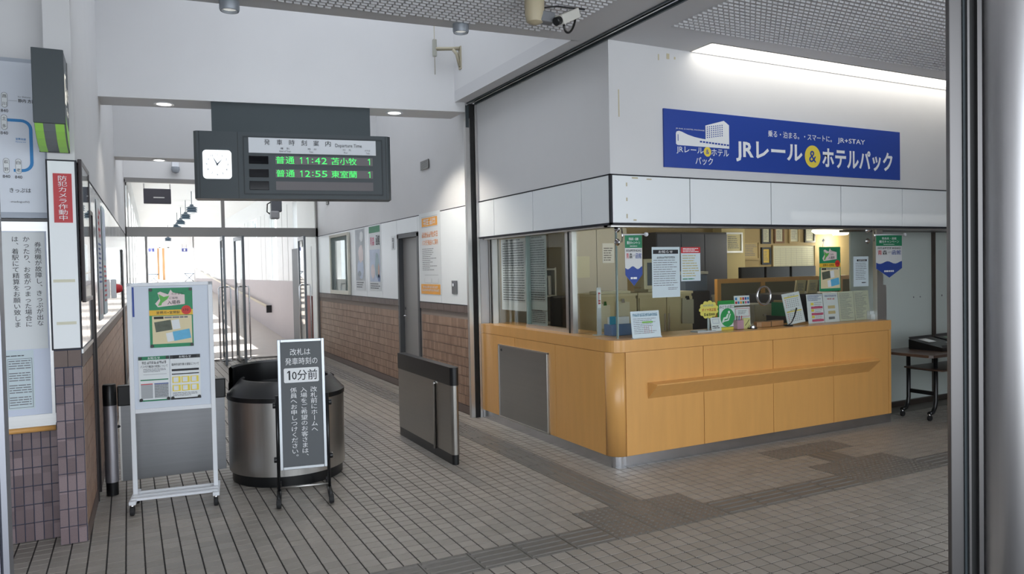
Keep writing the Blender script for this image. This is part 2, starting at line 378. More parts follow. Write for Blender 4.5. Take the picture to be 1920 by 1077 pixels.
backing = boxes('panel_backing', [(3.4755, 8.6, 4.9605, 4.9645, 2.0, 2.39), (3.4755, 3.4795, 4.9605, 7.5, 2.0, 2.39)], JOINT, wall_office)
TAPE = mat('tape_residue', (196, 186, 156), .6)
for x, z, w_, h_ in ((3.97, 3.36, .012, .05), (4.06, 3.38, .03, .045), (4.14, 3.385, .015, .02), (3.56, 2.86, .01, .22)): box('tape_mark', x, x + w_, 4.9535, 4.956, z, z + h_, TAPE, wall_office)
for x, z, w_, h_ in ((3.62, 2.30, .012, .03), (3.62, 2.18, .012, .028), (3.62, 2.04, .012, .035), (3.68, 2.365, .06, .012), (3.83, 2.36, .05, .01), (3.69, 2.02, .03, .012)): box('tape_mark', x, x + w_, 4.949, 4.951, z, z + h_, TAPE, wall_office)
# light trough at the wall top
lt = thing('ceiling_light_strip', 'long bright recessed light strip along the ceiling edge over the blue sign', 'light', (4.31, 4.683, ZC))
box('diffuser', .015, 4.2, .015, .265, .03, .04, mat('strip_glow', (255, 250, 240), .5, emit=3.8), lt)
boxes('frame', [(0, 4.2, 0, .012, -.004, .04), (0, .012, 0, .27, -.004, .04), (0, 4.2, .262, .272, -.003, .04)], STEEL, lt)
struct(box('wall_infill', 3.475, 3.575, 7.482, 7.53, 0, 2.0, WALL))
# partition post between corridor wall and office
post = thing('partition_post', 'tall steel and black channel post at the end of the counter', 'post', (3.36, 7.50, 0))
boxes('channel', [(.03, .075, -.01, .06, 0, ZC)], BLACKM, post)
box('steel_edge', -.02, .03, 0, .05, 0, ZC - .16, STEEL, post); box('steel_edge', .078, .105, -.03, .05, 0, ZC, STEEL, post); box('latch_plate', -.018, .02, -.004, 0, ZC - .26, ZC - .02, DKGREY, post)
# hall light well and beams
YA = lambda x: 7.50 + (3.1 - x) * .1835        # yawed beam line
def beam(name, x0, x1, ya0, ya1, dep, z0, z1, m):
    o = prism(name, [(x0, ya0), (x1, ya1), (x1, ya1 + dep), (x0, ya0 + dep)], z0, z1, m); return struct(o)
beam('trim_1', -.35, 3.32, YA(-.35), YA(3.32), .40, 3.368, 5.6, WALL)
beam('trim_2', -.3, 3.45, 11.3, 10.95, .35, 3.255, 5.2, WALL)
struct(box('wall_well_right', 3.21, 3.34, 5.085, 7.75, ZC + .12, 5.6, WALL))
struct(prism('wall_well_front', [(-.6, 5.44), (3.34, 5.05), (3.34, 5.0), (-.6, 5.39)], ZC + .12, 5.6, WALL))

# ------------------------------------------------------------------ right corridor wall
XR = 3.40
wall_right = struct(boxes('wall_right', [(XR + .012, 3.6, 7.52, 9.22, 0, 2.37), (XR + .012, 3.6, 10.08, 15.0, 0, 2.37), (XR + .012, 3.6, 9.22, 10.08, 2.15, 2.37), (XR + .004, 3.6, 7.52, 15.0, 2.37, 5.2)], WGROUT))
wall_right.data.materials.append(WALL)
for i, p in enumerate(wall_right.data.polygons):
    if i >= 18: p.material_index = 1
for a, b, z0 in ((7.56, 8.455, 1.245), (8.465, 9.245, 1.245), (9.25, 10.09, 2.165), (10.10, 10.806, 1.245), (10.816, 11.62, 1.245), (11.63, 12.38, 1.245), (12.39, 13.97, 1.245), (13.98, 14.98, 1.245)):
    box('panel', XR - .002, XR + .011, a, b, z0, 2.362, PANEL, wall_right)
boxes('joint_strip', [(XR - .003, XR + .012, 7.54, 15.0, 2.363, 2.372), (XR - .003, XR + .011, 7.54, 9.22, 1.236, 1.245), (XR - .003, XR + .011, 10.08, 15.0, 1.236, 1.245)], JOINT, wall_right)
boxes('panel_backing', [(XR + .0095, XR + .0122, 7.56, 9.22, 1.244, 2.365), (XR + .0095, XR + .0122, 10.08, 14.99, 1.244, 2.365), (XR + .0095, XR + .0122, 9.22, 10.08, 2.16, 2.365)], JOINT, wall_right)
CAPT = mat('cap_tile', (104, 88, 82), .5, var=.1, scale=20)
for i in range(8): box('cap_tile', XR - .006, XR + .011, 7.56 + i * .207, 7.56 + i * .207 + .203, 1.155, 1.234, CAPT, wall_right)
boxes('cap_tiles', [(XR - .006, XR + .011, 10.09 + i * .204, 10.09 + i * .204 + .2, 1.155, 1.234) for i in range(24)], CAPT, wall_right)
box('baseboard_right', XR - .008, XR + .011, 7.56, 9.2, 0, .09, CAPT, wall_right); box('baseboard_right', XR - .008, XR + .011, 10.09, 15, 0, .09, CAPT, wall_right)
TP, TH = .0498, .1095
def tilemesh(nm, m, face):
    a, b, d = TP - .004, TH - .004, .008
    if face == 'X': vs = [(0, 0, 0), (0, a, 0), (0, a, b), (0, 0, b), (-d, .001, .001), (-d, a - .001, .001), (-d, a - .001, b - .001), (-d, .001, b - .001)]
    else: vs = [(0, 0, 0), (a, 0, 0), (a, 0, b), (0, 0, b), (.001, -d, .001), (a - .001, -d, .001), (a - .001, -d, b - .001), (.001, -d, b - .001)]
    fs = [(4, 5, 6, 7), (0, 1, 5, 4), (1, 2, 6, 5), (2, 3, 7, 6), (3, 0, 4, 7)]
    me = bpy.data.meshes.new(nm); me.from_pydata(vs, [], fs); me.materials.append(m)
    bm = bmesh.new(); bm.from_mesh(me); bmesh.ops.recalc_face_normals(bm, faces=bm.faces[:]); bm.to_mesh(me); bm.free()
    return me, vs, fs
mX, vX, fX = tilemesh('tile', TILES, 'X'); n = 0; rest = []
for j in range(32):
    for k in range(9):
        yy, zz = 7.565 + j * TP, .095 + k * TH + .004
        if yy > 9.17 or zz + TH > 1.155 + .06: continue
        if n < 290: o = link(bpy.data.objects.new('tile', mX), wall_right); o.location = (XR + .008, yy, zz); o.scale = (1, 1, .985); n += 1
        else: rest.append((yy, zz))
rest += [(10.095 + j * TP, .099 + k * TH) for j in range(98) for k in range(9)]
vs, fs = [], []
for yy, zz in rest:
    q = len(vs); vs += [(XR + .008 + a, yy + b, zz + c) for a, b, c in vX]; fs += [tuple(i + q for i in f) for f in fX]
mesh('tiles', vs, fs, TILES, wall_right, kind='stuff')
# staff door in the corridor wall
DOORG = mat('door_grey', (140, 138, 136), .42); FRG = mat('door_frame_grey', (66, 68, 72), .45)
door1 = struct(box('door_1', XR + .06, XR + .10, 9.28, 10.02, .01, 2.10, DOORG))
boxes('door_frame', [(XR - .01, XR + .12, 9.22, 9.28, 0, 2.15), (XR - .01, XR + .12, 10.02, 10.08, 0, 2.15), (XR - .01, XR + .12, 9.22, 10.08, 2.10, 2.16)], FRG, door1)
box('door_sticker', XR + .056, XR + .06, 9.40, 9.46, 1.37, 1.79, mat('sticker_gold', (222, 176, 60), .4), door1)
boxes('sticker_print', [(XR + .054, XR + .056, 9.415, 9.445, 1.43 + i * .045, 1.46 + i * .045) for i in range(6)], INK, door1)
tube('door_handle', [(XR + .06, 9.93, 1.02), (XR + .01, 9.93, 1.02), (XR + .01, 9.82, 1.02)], .011, CHROME, door1); lathe('lock', [(0, 0), (.02, 0), (.02, .02), (0, .02)], CHROME, door1, 14).matrix_local = Matrix.Translation((XR + .06, 9.93, 1.12)) @ Matrix.Rotation(R(-90), 4, 'Y')
# things on the corridor wall (face -X)
RZ = R(-90)
def onwall(y_left, z): return (XR - .006, y_left, z)
t = thing('poster_case', 'wall poster case with pale metal frame and grey-green glass beside the glass partition', 'poster case', onwall(13.88, 1.25), RZ)
bw, bh = 1.30, 1.08
box('backing', .04, bw - .04, -.02, 0, .04, bh - .04, mat('case_grey', (128, 138, 138), .5, var=.35, scale=2.5, stretch=(2, 1, .5)), t); box('glass_pane', .04, bw - .04, -.034, -.030, .04, bh - .04, GLASS, t)
CASEF = mat('case_frame', (196, 194, 182), .3, .6)
for nm_, r_ in (('frame_side', (0, .05, 0, bh)), ('frame_side', (bw - .05, bw, 0, bh)), ('frame_top', (.05, bw - .05, bh - .05, bh)), ('frame_bottom', (.05, bw - .05, 0, .07))): box(nm_, r_[0], r_[1], -.045, 0, r_[2], r_[3], CASEF, t, .006)
def artposter(label, yl, z0, wd, ht, cols, seed):
    t = sheet('wall_poster', label, 'poster', onwall(yl, z0), RZ, wd, ht, PAPER); rnd = random.Random(seed); return t
PALEB = mat('print_pale_blue', (190, 202, 222), .5, var=.3, scale=3); PALEG = mat('print_pale_grey', (178, 184, 190), .5, var=.35, scale=4); PALEP = mat('print_pale_pink', (222, 210, 210), .5, var=.2, scale=4)
t = artposter('pale poster of a pale grey scene left of the red lettered poster', 12.26, 1.34, .55, 1.02, None, 1)
def blob(cx, cz, rx, rzz, m, t, y, seed):
    rnd = random.Random(seed); n_ = 18; polyq('picture', [(cx + rx * math.cos(2 * math.pi * k / n_) * rnd.uniform(.8, 1.1), cz + rzz * math.sin(2 * math.pi * k / n_) * rnd.uniform(.8, 1.1)) for k in range(n_)], m, t, y)
quads('picture_ground', [(.02, .16, .53, 1.0)], PALEG, t, -.001); blob(.3, .36, .2, .17, PALEB, t, -.002, 3); blob(.34, .6, .15, .16, PALEP, t, -.003, 4); blob(.38, .88, .1, .09, PAPER, t, -.004, 5); blob(.24, .27, .1, .05, mat('print_slate', (150, 160, 172), .5), t, -.004, 6); scribble((.05, .03, .5, .14), 3, INKG, t, -.002, seed=4)
t = artposter('travel poster with green top band and large red and black lettering', 11.47, 1.345, .61, 1.02, None, 2)
quads('picture_band', [(.02, .9, .59, 1.0)], INKGR, t, -.001); text('青森', (.08, .7, .3, .84), PINK, t, -.002, .03); text('函館', (.38, .7, .58, .86), INK, t, -.002, .03); quads('picture_ground', [(.04, .14, .57, .64)], PALEB, t, -.001); blob(.42, .4, .12, .2, mat('print_teal', (146, 170, 178), .5, var=.3, scale=6), t, -.002, 8); blob(.2, .3, .12, .12, PALEP, t, -.003, 9); blob(.5, .3, .04, .12, mat('print_rust', (200, 160, 140), .5), t, -.003, 10); blob(.5, .2, .07, .06, mat('print_dusk', (120, 140, 180), .5), t, -.003, 11); scribble((.05, .02, .56, .12), 3, INKG, t, -.002, seed=5)
t = sheet('restroom_sign', 'small white vertical sign with black pictogram left of the grey door', 'sign', onwall(10.34, 1.95), RZ, .17, .2, PAPER, .006)
quads('pictogram', [(.075, .02, .1, .11), (.05, .12, .12, .13), (.05, .14, .12, .15), (.05, .16, .12, .17)], INK, t)
t = sheet('wall_poster', 'tall white notice with orange heading and orange bottom block right of the grey door', 'poster', onwall(9.175, 1.345), RZ, .73, 1.035, PAPER)
OR1 = mat('print_orange', (244, 168, 56), .5, var=.15, scale=3); quads('heading_block', [(.1, .86, .64, .97)], OR1, t, -.001); quads('rule', [(.09, .85, .65, .853), (.09, .98, .65, .983)], INKG, t); glyphs((.15, .875, .59, .955), 4, INKW, t, -.003, 3)
glyphs((.09, .72, .65, .79), 9, mat('print_salmon', (236, 150, 80), .5), t, -.002, 4); text('バス代行輸送のご案内', (.1, .62, .65, .69), MATS['print_salmon'], t, -.002, .02)
scribble((.1, .29, .62, .58), 12, INKG, t, -.002, .4, seed=9, rag=.5); quads('diagram', [(.17, .24, .64, .243), (.17, .14, .4, .142), (.42, .14, .64, .142), (.17, .14, .173, .2), (.4, .14, .403, .2), (.42, .14, .423, .2), (.64, .14, .643, .2)], INKG, t); quads('footer_block', [(.03, .0, .70, .125)], OR1, t, -.001); glyphs((.1, .075, .62, .105), 11, INKW, t, -.002, 5); glyphs((.07, .035, .66, .065), 13, INKW, t, -.002, 6)
t = thing('wall_switch', 'grey metal key switch plate on the white panel by the black post', 'switch', onwall(8.11, 1.365), RZ)
box('plate', 0, .16, -.006, 0, 0, .155, mat('plate_grey', (110, 112, 116), .4, .5), t, .002); box('key', .035, .075, -.02, -.006, .085, .125, CHROME, t, .004)
t = thing('wall_vent', 'small grey ventilation grille high on the corridor wall', 'vent', onwall(9.05, 2.935), RZ)
box('backing', 0, .28, -.008, 0, 0, .11, FRG, t); boxes('frame', [(0, .28, -.012, 0, 0, .01), (0, .28, -.012, 0, .1, .11), (0, .012, -.012, 0, 0, .11), (.268, .28, -.012, 0, 0, .11)], mat('vent_grey', (160, 160, 158), .5), t)
for i in range(5): box('slat', .012, .268, -.011, -.002, .016 + i * .017, .026 + i * .017, MATS['vent_grey'], t)
t = thing('wall_grille', 'tiny square grey grille high on the wall beside the departure board', 'vent', onwall(14.2, 2.93), RZ)
box('backing', 0, .18, -.006, 0, 0, .13, FRG, t)
for i in range(4): box('slat', .0, .18, -.01, -.004, .01 + i * .031, .03 + i * .031, MATS['vent_grey'], t)

# ------------------------------------------------------------------ left column, recess and left corridor wall
wall_left = struct(boxes('wall_left', [(-.415, -.27, 5.32, 5.62, 0, 5.6)], WALL)); wall_recess = struct(boxes('wall_recess', [(-4, -.415, 5.50, 5.62, 0, 5.6)], WALL))
box('tile_backing', -.4155, -.27, 5.3165, 5.33, 0, 1.235, WGROUTD, wall_left); box('tile_backing', -2.0, -.415, 5.4965, 5.51, 0, 1.235, WGROUTD, wall_recess)
mF, vF, fF = tilemesh('tile', TILEF, 'Y')
for k in range(10):
    for j in range(3):
        o = link(bpy.data.objects.new('tile', mF), wall_left); o.location = (-.415 + j * .0484 + .001, 5.317, .002 + k * TH); o.scale = (.97, 1, 1)
for j in range(2): box('cap_tile', -.415 + j * .0725, -.415 + j * .0725 + .07, 5.305, 5.317, 1.10, 1.20, CAPT, wall_left)
for k in range(6):
    for j in range(11):
        o = link(bpy.data.objects.new('tile', mF), wall_recess); o.location = (-.415 - (j + 1) * TP + .001, 5.497, .002 + k * TH * 1.06); o.scale = (1, 1, 1.06)
# column face: white panel in black frame
boxes('panel_joint', [(-.425, -.262, 5.305, 5.318, 1.205, 2.37)], JOINT, wall_left); box('panel', -.415, -.273, 5.299, 5.306, 1.214, 2.36, PANEL, wall_left)
for z in (1.36, 1.62): box('tape_mark', -.405 if z > 1.5 else -.395, -.29, 5.2985, 5.299, z, z + .018, mat('tape', (214, 212, 190), .5), wall_left)
# the recess: ticket notice board, map board, ledge
t = thing('notice_case', 'steel framed white notice panel with vertical black ticket machine notice in the recess', 'notice board', (-1.1, 5.466, .74))
box('back_panel', 0, .69, -.012, .01, 0, 1.26, mat('board_white', (206, 214, 232), .4), t)
boxes('black_edge', [(.672, .694, -.02, .015, -.0, 1.275), (0, .694, -.02, .015, 1.258, 1.275)], BLACK, t); boxes('steel_trim', [(0, .672, -.022, -.01, 1.2, 1.258), (0, .69, -.022, -.01, 0, .06), (.655, .672, -.022, -.012, .06, 1.2)], STEELH, t)
def vcol(s, x, zt, ch, m, parent, y, wd):
    vtext(s, (x, zt - ch * len(s), x + wd, zt), m, parent, y, .012)
box('notice_sheet', .36, .645, -.016, -.012, .47, 1.195, PAPER, t)
vcol('券売機が故障し、きっぷが出な', .59, 1.135, .0375, INK, t, -.018, .036); vcol('かったり、お金がつまった場合に', .53, 1.17, .0376, INK, t, -.018, .036); vcol('は、着駅にて精算をお願い致しま', .472, 1.17, .0376, INK, t, -.018, .036)
box('fare_sheet', .40, .565, -.015, -.012, .1, .465, PAPERB, t); scribble((.41, .425, .52, .437), 1, INK, t, -.017)
for q_ in range(4): scribble((.435, .12 + q_ * .075, .55, .18 + q_ * .075), 4, INKG, t, -.017, .5, rag=.05, seed=q_)
quads('fare_table', [(.43, .11, .4315, .415), (.555, .11, .5565, .415), (.43, .413, .556, .415), (.43, .11, .556, .112)], INK, t, -.017)
t = thing('ledge_rail', 'maple wooden ledge rail below the notice panel in the recess', 'rail', (-1.1, 5.44, .71)); tube('bar', [(0, 0, 0), (.672, 0, 0)], .017, WOODE, t, 12); boxes('ledge_plate', [(0, .672, 0, .04, -.012, .03)], STEELH, t)
t = thing('fare_map', 'white fare map board with blue line and station names on the recess wall', 'map board', (-1.1, 5.46, 2.02))
prism('board_edge', [(0, 0), (.69, 0), (.69, .975), (0, .975)], -.022, .02, mat('map_edge', (170, 178, 190), .5), t, axis='Y')
box('board_face', 0, .665, -.027, -.02, .035, .95, mat('map_white', (216, 222, 232), .4), t)
yl = -.029
arc = [(.595 - .05 + .05 * math.cos(a), .545 + .05 * math.sin(a)) for a in [R(90 - 15 * i) for i in range(7)]] + [(.595 - .05 + .05 * math.cos(a), .34 + .05 * math.sin(a)) for a in [R(0 - 15 * i) for i in range(7)]]
pts = [(.47, .595)] + arc + [(.50, .29)]
def ribbon(name, pts, wd, m, parent, y):
    vs, fs = [], []
    for i, p in enumerate(pts):
        a, b = pts[max(i - 1, 0)], pts[min(i + 1, len(pts) - 1)]; dx, dz = b[0] - a[0], b[1] - a[1]; l_ = math.hypot(dx, dz); nx, nz = -dz / l_ * wd / 2, dx / l_ * wd / 2
        vs += [(p[0] + nx, y, p[1] + nz), (p[0] - nx, y, p[1] - nz)]
    fs = [(2 * i, 2 * i + 1, 2 * i + 3, 2 * i + 2) for i in range(len(pts) - 1)]
    return mesh(name, vs, fs, m, parent)
ribbon('route_line', pts, .018, INKB, t, yl)
def pill(cx, cz, a, b, price):
    n_ = 10; ring = [(cx + .016 * math.cos(R(18 * k)), cz + .03 + .016 * math.sin(R(18 * k))) for k in range(n_ + 1)] + [(cx - .016 * math.cos(R(18 * k)), cz - .03 - .016 * math.sin(R(18 * k))) for k in range(n_ + 1)]
    polyq('station_plate', ring, INKG, t, yl - .001); polyq('station_plate', [(cx + (x - cx) * .88, cz + (z - cz) * .95) for x, z in ring], PAPER, t, yl - .0015)
    text(a, (cx - .011, cz + .012, cx + .011, cz + .034), INK, t, yl - .002); text(b, (cx - .011, cz - .034, cx + .011, cz - .012), INK, t, yl - .002); text(price, (cx - .02, cz - .075, cx + .018, cz - .056), INK, t, yl - .002)
pill(.525, .315, '白', '老', '840'); pill(.463, .317, '萩', '野', '840'); pill(.46, .58, '土', '多', '840'); pill(.465, .715, '鵡', '川', '840')
text('静内 方面', (.535, .705, .625, .728), INK, t, yl, .02); text('for Shizunai', (.535, .735, .6, .745), INKG, t, yl); quads('branch_line', [(.485, .713, .53, .7145)], INKG, t, yl); text('室蘭本線', (.515, .475, .568, .489), INKB, t, yl, .01); text('Muroran Line', (.515, .461, .568, .469), INKB, t, yl)
text('きっぷは', (.475, .155, .585, .182), INK, t, yl, .01); text('-madoguchi)', (.475, .09, .575, .105), INK, t, yl)
t = sheet('camera_notice', 'red vertical sign with white lettering warning of security cameras on the column', 'sign', (-.388, 5.296, 1.985), 0, .098, .3, REDSIGN, .003)
vtext('防犯カメラ作動中', (.024, .012, .074, .288), INKW, t, -.002, .05)
# hanging lit ticket sign
t = thing('ticket_sign', 'dark grey hanging box sign with green lit curved underside by the ticket machines', 'sign', (-.452, 5.0, 2.535))
box('front_plate', 0, .158, 0, .02, 0, .425, DKGREY, t, .003)
SIGNG = mat('sign_green', (150, 205, 92), .4, emit=.12); SGREY = mat('sign_grey', (120, 126, 130), .5)
cur = [(.02, 0)] + [(.02 + .60 * math.sin(R(90 * k / 10)), -.13 * (1 - math.cos(R(90 * k / 10))) ) for k in range(11)] + [(.62, .425), (.02, .425)]
cur = [(.02, .425), (.02, .0), (.06, -.035), (.12, -.07), (.20, -.1), (.30, -.12), (.30, .425)]
body = prism('sign_box', cur, .002, .156, SGREY, t, axis='X')
for a, b in ((.004, .045), (.105, .15)): 
    o = prism('green_lens', [(.02, .0), (.06, -.036), (.12, -.072), (.20, -.102), (.30, -.123), (.30, -.116), (.20, -.095), (.12, -.065), (.06, -.029), (.022, .006)], a, b, SIGNG, t, axis='X')
box('back_plate', -.0, .158, .30, .305, -.125, .425, BLACK, t)
side = bpy.data.objects.new('side_face', None); link(side, t); side.location = (.157, .02, 0); side.rotation_euler = (0, 0, R(90))
polyq('green_side', [(.0, .0), (.04, -.034), (.1, -.068), (.18, -.098), (.28, -.12), (.28, .0), (.2, .005), (.1, .02), (.0, .05)], SIGNG, side)
GLOWW = mat('sign_glow_white', (255, 250, 236), .5, emit=.8)
quads('pictogram', [(.02, .13, .11, .3)], GLOWW, side); quads('pictogram', [(.04, .2, .09, .28), (.03, .15, .05, .18)], DKGREY, side, -.003); text('きっぷうりば', (.12, .17, .27, .25), GLOWW, side, -.002, .02); text('Tickets', (.12, .08, .24, .12), GLOWW, side)

# left corridor wall (runs very slightly inwards)
AL = math.atan2(.26, 9.6)
wl = struct(box('wall_left_corridor', -.10, -.012, 0, 9.75, 1.2, 5.6, WALL)); wl.location = (-.268, 5.33, 0); wl.rotation_euler = (0, 0, -AL)
boxes('wainscot_backing', [(-.10, -.004, 0, .9, 0, 1.2), (-.10, -.004, 1.16, 9.75, 0, 1.2)], WGROUT, wl)
vs, fs = [], []
vL = [(-a, b, c) for a, b, c in vX]
for j in range(194):
    yy = .01 + j * .0498
    if .86 < yy < 1.16: continue
    for k in range(9):
        q = len(vs); vs += [(-.008 + a, yy + b, .099 + k * TH + c) for a, b, c in vL]; fs += [tuple(reversed([i + q for i in f])) for f in fX]
mesh('tiles', vs, fs, TILES, wl, kind='stuff')
boxes('cap_tiles', [(-.02, .002, .004 + i * .2, .2 + i * .2, 1.09, 1.17) for i in range(48) if not .8 < i * .2 < 1.15], CAPT, wl)
boxes('baseboard_left', [(-.02, .006, .0, .9, 0, .09), (-.02, .006, 1.16, 9.7, 0, .09)], CAPT, wl)
boxes('chair_rail', [(-.02, .008, .0, .9, 1.175, 1.2), (-.02, .008, 1.16, 9.7, 1.175, 1.2)], STEELH, wl)
GLP = mat('gloss_panel', (224, 226, 228), .12, coat=.4)
pan = [(.0, .45), (.46, .88), (1.17, 1.6), (1.61, 2.3), (2.31, 3.0), (3.01, 3.8), (3.81, 4.6), (4.61, 5.5), (5.51, 6.5), (6.51, 7.6), (7.61, 9.0)]
for a, b in pan: box('panel', -.02, .0, a + .004, b - .004, 1.205, 2.36, GLP, wl)
struct(boxes('joint_strip', [(-.02, .003, 0, 9.7, 2.362, 2.372)], JOINT, wl))
d2 = box('door_2', -.12, -.06, .9, 1.16, 0, 2.12, mat('dark_bronze', (44, 36, 38), .4), wl); boxes('door_frame', [(-.13, .012, .88, .905, 0, 2.14), (-.13, .012, 1.15, 1.18, 0, 2.14), (-.13, .012, .88, 1.18, 2.11, 2.14)], MATS['dark_bronze'], d2)
def onleft(y, z): 
    v = Matrix.Rotation(-AL, 3, 'Z') @ Vector((.006, y, 0)); return (-.268 + v.x, 5.33 + v.y, z)
RZL = R(90) - AL
t = thing('display_case', 'black framed glass display case on the left wall behind the column', 'display case', onleft(.06, 1.49), RZL)
box('backing', .02, .6, -.008, 0, .02, .88, WHITE, t); quads('poster_print', [(.05, .1, .57, .35), (.05, .42, .57, .8)], PALEB, t, -.009); box('glass_pane', .02, .6, -.018, -.015, .02, .88, GLASS, t)
for nm_, r_ in (('frame_side', (0, .03, 0, .9)), ('frame_side', (.59, .62, 0, .9)), ('frame_top', (.03, .59, .87, .9)), ('frame_bottom', (.03, .59, 0, .03))): box(nm_, r_[0], r_[1], -.022, 0, r_[2], r_[3], mat('case_black', (40, 24, 28), .3), t, .004)
t = sheet('wall_poster', 'tall narrow poster with red and blue print on left corridor wall', 'poster', onleft(1.72, 1.28), RZL, .5, 1.02, PAPER); glyphs((.1, .7, .4, .95), 2, INKR, t, seed=7); scribble((.06, .3, .44, .66), 9, NAVY, t, seed=8); quads('picture', [(.05, .05, .45, .26)], PALEP, t)
t = sheet('wall_poster', 'second narrow poster with blue print further along left corridor wall', 'poster', onleft(2.4, 1.3), RZL, .5, 1.0, PAPERB); quads('picture', [(.04, .5, .46, .96)], PALEB, t); scribble((.06, .1, .44, .46), 8, INKR, t, seed=9)
t = thing('alarm_box', 'small white wall box with red lamp at the left corridor wall', 'alarm', onleft(3.6, 1.42), RZL); box('box_body', 0, .12, -.05, 0, 0, .2, WHITE, t, .006); lathe('red_lamp', [(0, .06), (.03, .055), (.045, .03), (.05, 0)], INKR, t, 16).matrix_local = Matrix.Translation((.06, -.05, .1)) @ Matrix.Rotation(R(90), 4, 'X')
d3 = struct(box('door_3', 0, .5, -.012, 0, 0, 2.0, FRG)); d3.location = onleft(6.8, 0); d3.rotation_euler = (0, 0, RZL)
box('door_frame', -.04, .54, -.008, 0, 0, 2.04, BLACKM, d3)

# ------------------------------------------------------------------ ceiling fixtures in the hall
def spot(label, x, y, z, rr, group=None, energy=0):
    t = thing('ceiling_spotlight', label, 'light', (x, y, z)); lathe('housing', [(0, 0), (rr, 0), (rr, -.05), (rr * .92, -.062), (rr * .8, -.062), (rr * .78, -.03)], mat('lamp_grey', (150, 156, 164), .4, .3), t, 24); lathe('lens', [(0, -.05), (rr * .78, -.045)], mat('lens_glow', (240, 240, 235), .3, emit=.5), t, 20); return t
spot('grey surface spotlight on the ceiling edge above the departure board clock', .655, 5.30, ZC, .065)
spot('grey surface spotlight on the ceiling edge beside the antenna bracket', 2.25, 5.10, ZC, .06)
def down(label, x, y, z, e, col=(1, .93, .82)):
    t = thing('downlight', label, 'light', (x, y, z)); lathe('trim_ring', [(.075, 0), (.095, 0), (.095, -.006), (.07, -.006), (.07, 0)], WHITE, t, 24); lathe('bulb_face', [(0, -.002), (.072, -.002)], LAMP, t, 24)
    if e:
        l = light('downlight_lamp', 'SPOT', (0, 0, -.02), e, color=col, spot_size=R(118), spot_blend=.5, shadow_soft_size=.06); l.parent = t
    return t
down('round recessed downlight in the beam left of the departure board', .37, 8.02 + .2, 3.366, 18)
down('round recessed downlight in the beam right of the departure board', 2.62, 7.6 + .17, 3.366, 130)
down('round recessed downlight in the second corridor beam', .43, 11.43, 3.253, 25)
# antenna bracket
t = thing('antenna_bracket', 'beige wall bracket with thin vertical antenna high in the light well', 'antenna', (3.21, 7.3, 3.90)); BEI = mat('beige_metal', (176, 168, 146), .5)
boxes('wall_plate', [(-.012, 0, -.03, .03, -.12, .12)], BEI, t); tube('arm', [(-.01, 0, .1), (-.10, .05, .1), (-.24, .12, .1)], .02, BEI, t); tube('brace', [(-.01, 0, -.09), (-.04, .01, .04), (-.07, .03, .09)], .018, BEI, t); box('antenna_body', -.265, -.225, .1, .14, .02, .2, mat('antenna_grey', (170, 170, 160), .5), t, .005); tube('antenna_rod', [(-.245, .12, -.17), (-.245, .12, .4)], .004, BEI, t, 6)
# security camera on ceiling
t = thing('security_camera', 'white security camera with black cable on a beige ceiling mount', 'security camera', (2.43, 4.30, ZC)); 
lathe('mount_column', [(.05, 0), (.062, -.02), (.06, -.15), (.05, -.20), (.02, -.215), (0, -.215)], mat('mount_beige', (188, 176, 148), .5), t, 24, sx=1.1)
box('mount_clamp', .02, .13, -.05, .03, -.2, -.13, mat('clamp_grey', (120, 122, 126), .5), t, .01); tube('swivel', [(.08, -.01, -.15), (.15, -.02, -.17)], .012, STEEL, t)
cb = link(bpy.data.objects.new('camera_body', None), t)
bm_ = boxes('camera_body', [(-.035, .035, -.11, .10, -.032, .032)], mat('camera_white', (214, 212, 204), .4), t); bevelled(bm_, .006); bpy.data.objects.remove(cb)
mw = Matrix.Translation((.24, -.03, -.135)) @ Matrix.Rotation(R(-62), 4, 'Z') @ Matrix.Rotation(R(-24), 4, 'X')
mw = Matrix.Translation((.24, -.03, -.14)) @ Matrix.Rotation(R(-68), 4, 'Z') @ Matrix.Rotation(R(26), 4, 'X'); bm_.matrix_local = mw
ln = lathe('lens_barrel', [(0, .05), (.022, .05), (.028, .045), (.028, 0), (0, 0)], BLACK, bm_, 18); ln.matrix_local = Matrix.Translation((0, -.105, 0)) @ Matrix.Rotation(R(90), 4, 'X')
pA = mw @ Vector((0, .09, -.01)); pB = mw @ Vector((0, -.07, -.03))
tube('cable', [pA * (.5 + .5 * math.cos(R(q))) + pB * (.5 - .5 * math.cos(R(q))) + Vector((0, 0, -.085 * math.sin(R(q)))) for q in range(0, 181, 15)], .008, BLACK, t); tube('cable', [(.05, 0, -.1), (.16, -.02, -.08), (.26, -.02, -.075), (.38, -.02, -.07)], .006, BLACK, t)

# ------------------------------------------------------------------ departure board
ex = Vector((.9836, -.1805, 0)); brz = math.atan2(-.1805, .9836)
b0 = Vector((.609, 7.957, 0)); 
t = thing('departure_board', 'dark grey hanging departure board with clock and green train times', 'departure board', (b0.x, b0.y, 2.405), brz)
W_, H_ = 1.935, .668
prism('body', [(0, .03), (.03, 0), (W_ - .03, 0), (W_, .03), (W_, .25), (0, .25)], 0, H_, DKGREY, t)
box('mounting_plate', .172, 1.73, .02, .10, H_, 3.368 - 2.405, mat('plate_dark', (56, 66, 70), .5), t)
for xx in (.409, .05, W_ - .053): box('seam', xx, xx + .004, -.002, .0, .0, H_, BLACK, t)
rr_ = [(x + .035 * math.cos(R(a)), z + .035 * math.sin(R(a))) for x, z, a0 in ((.315, .445, 0), (.117, .445, 90), (.117, .23, 180), (.315, .23, 270)) for a in range(a0, a0 + 91, 15)]
ck = prism('clock_face', rr_, -.006, .001, mat('clock_glow', (250, 254, 255), .4, emit=.75), t, axis='Y'); CKI = mat('clock_print', (104, 112, 122), .5)
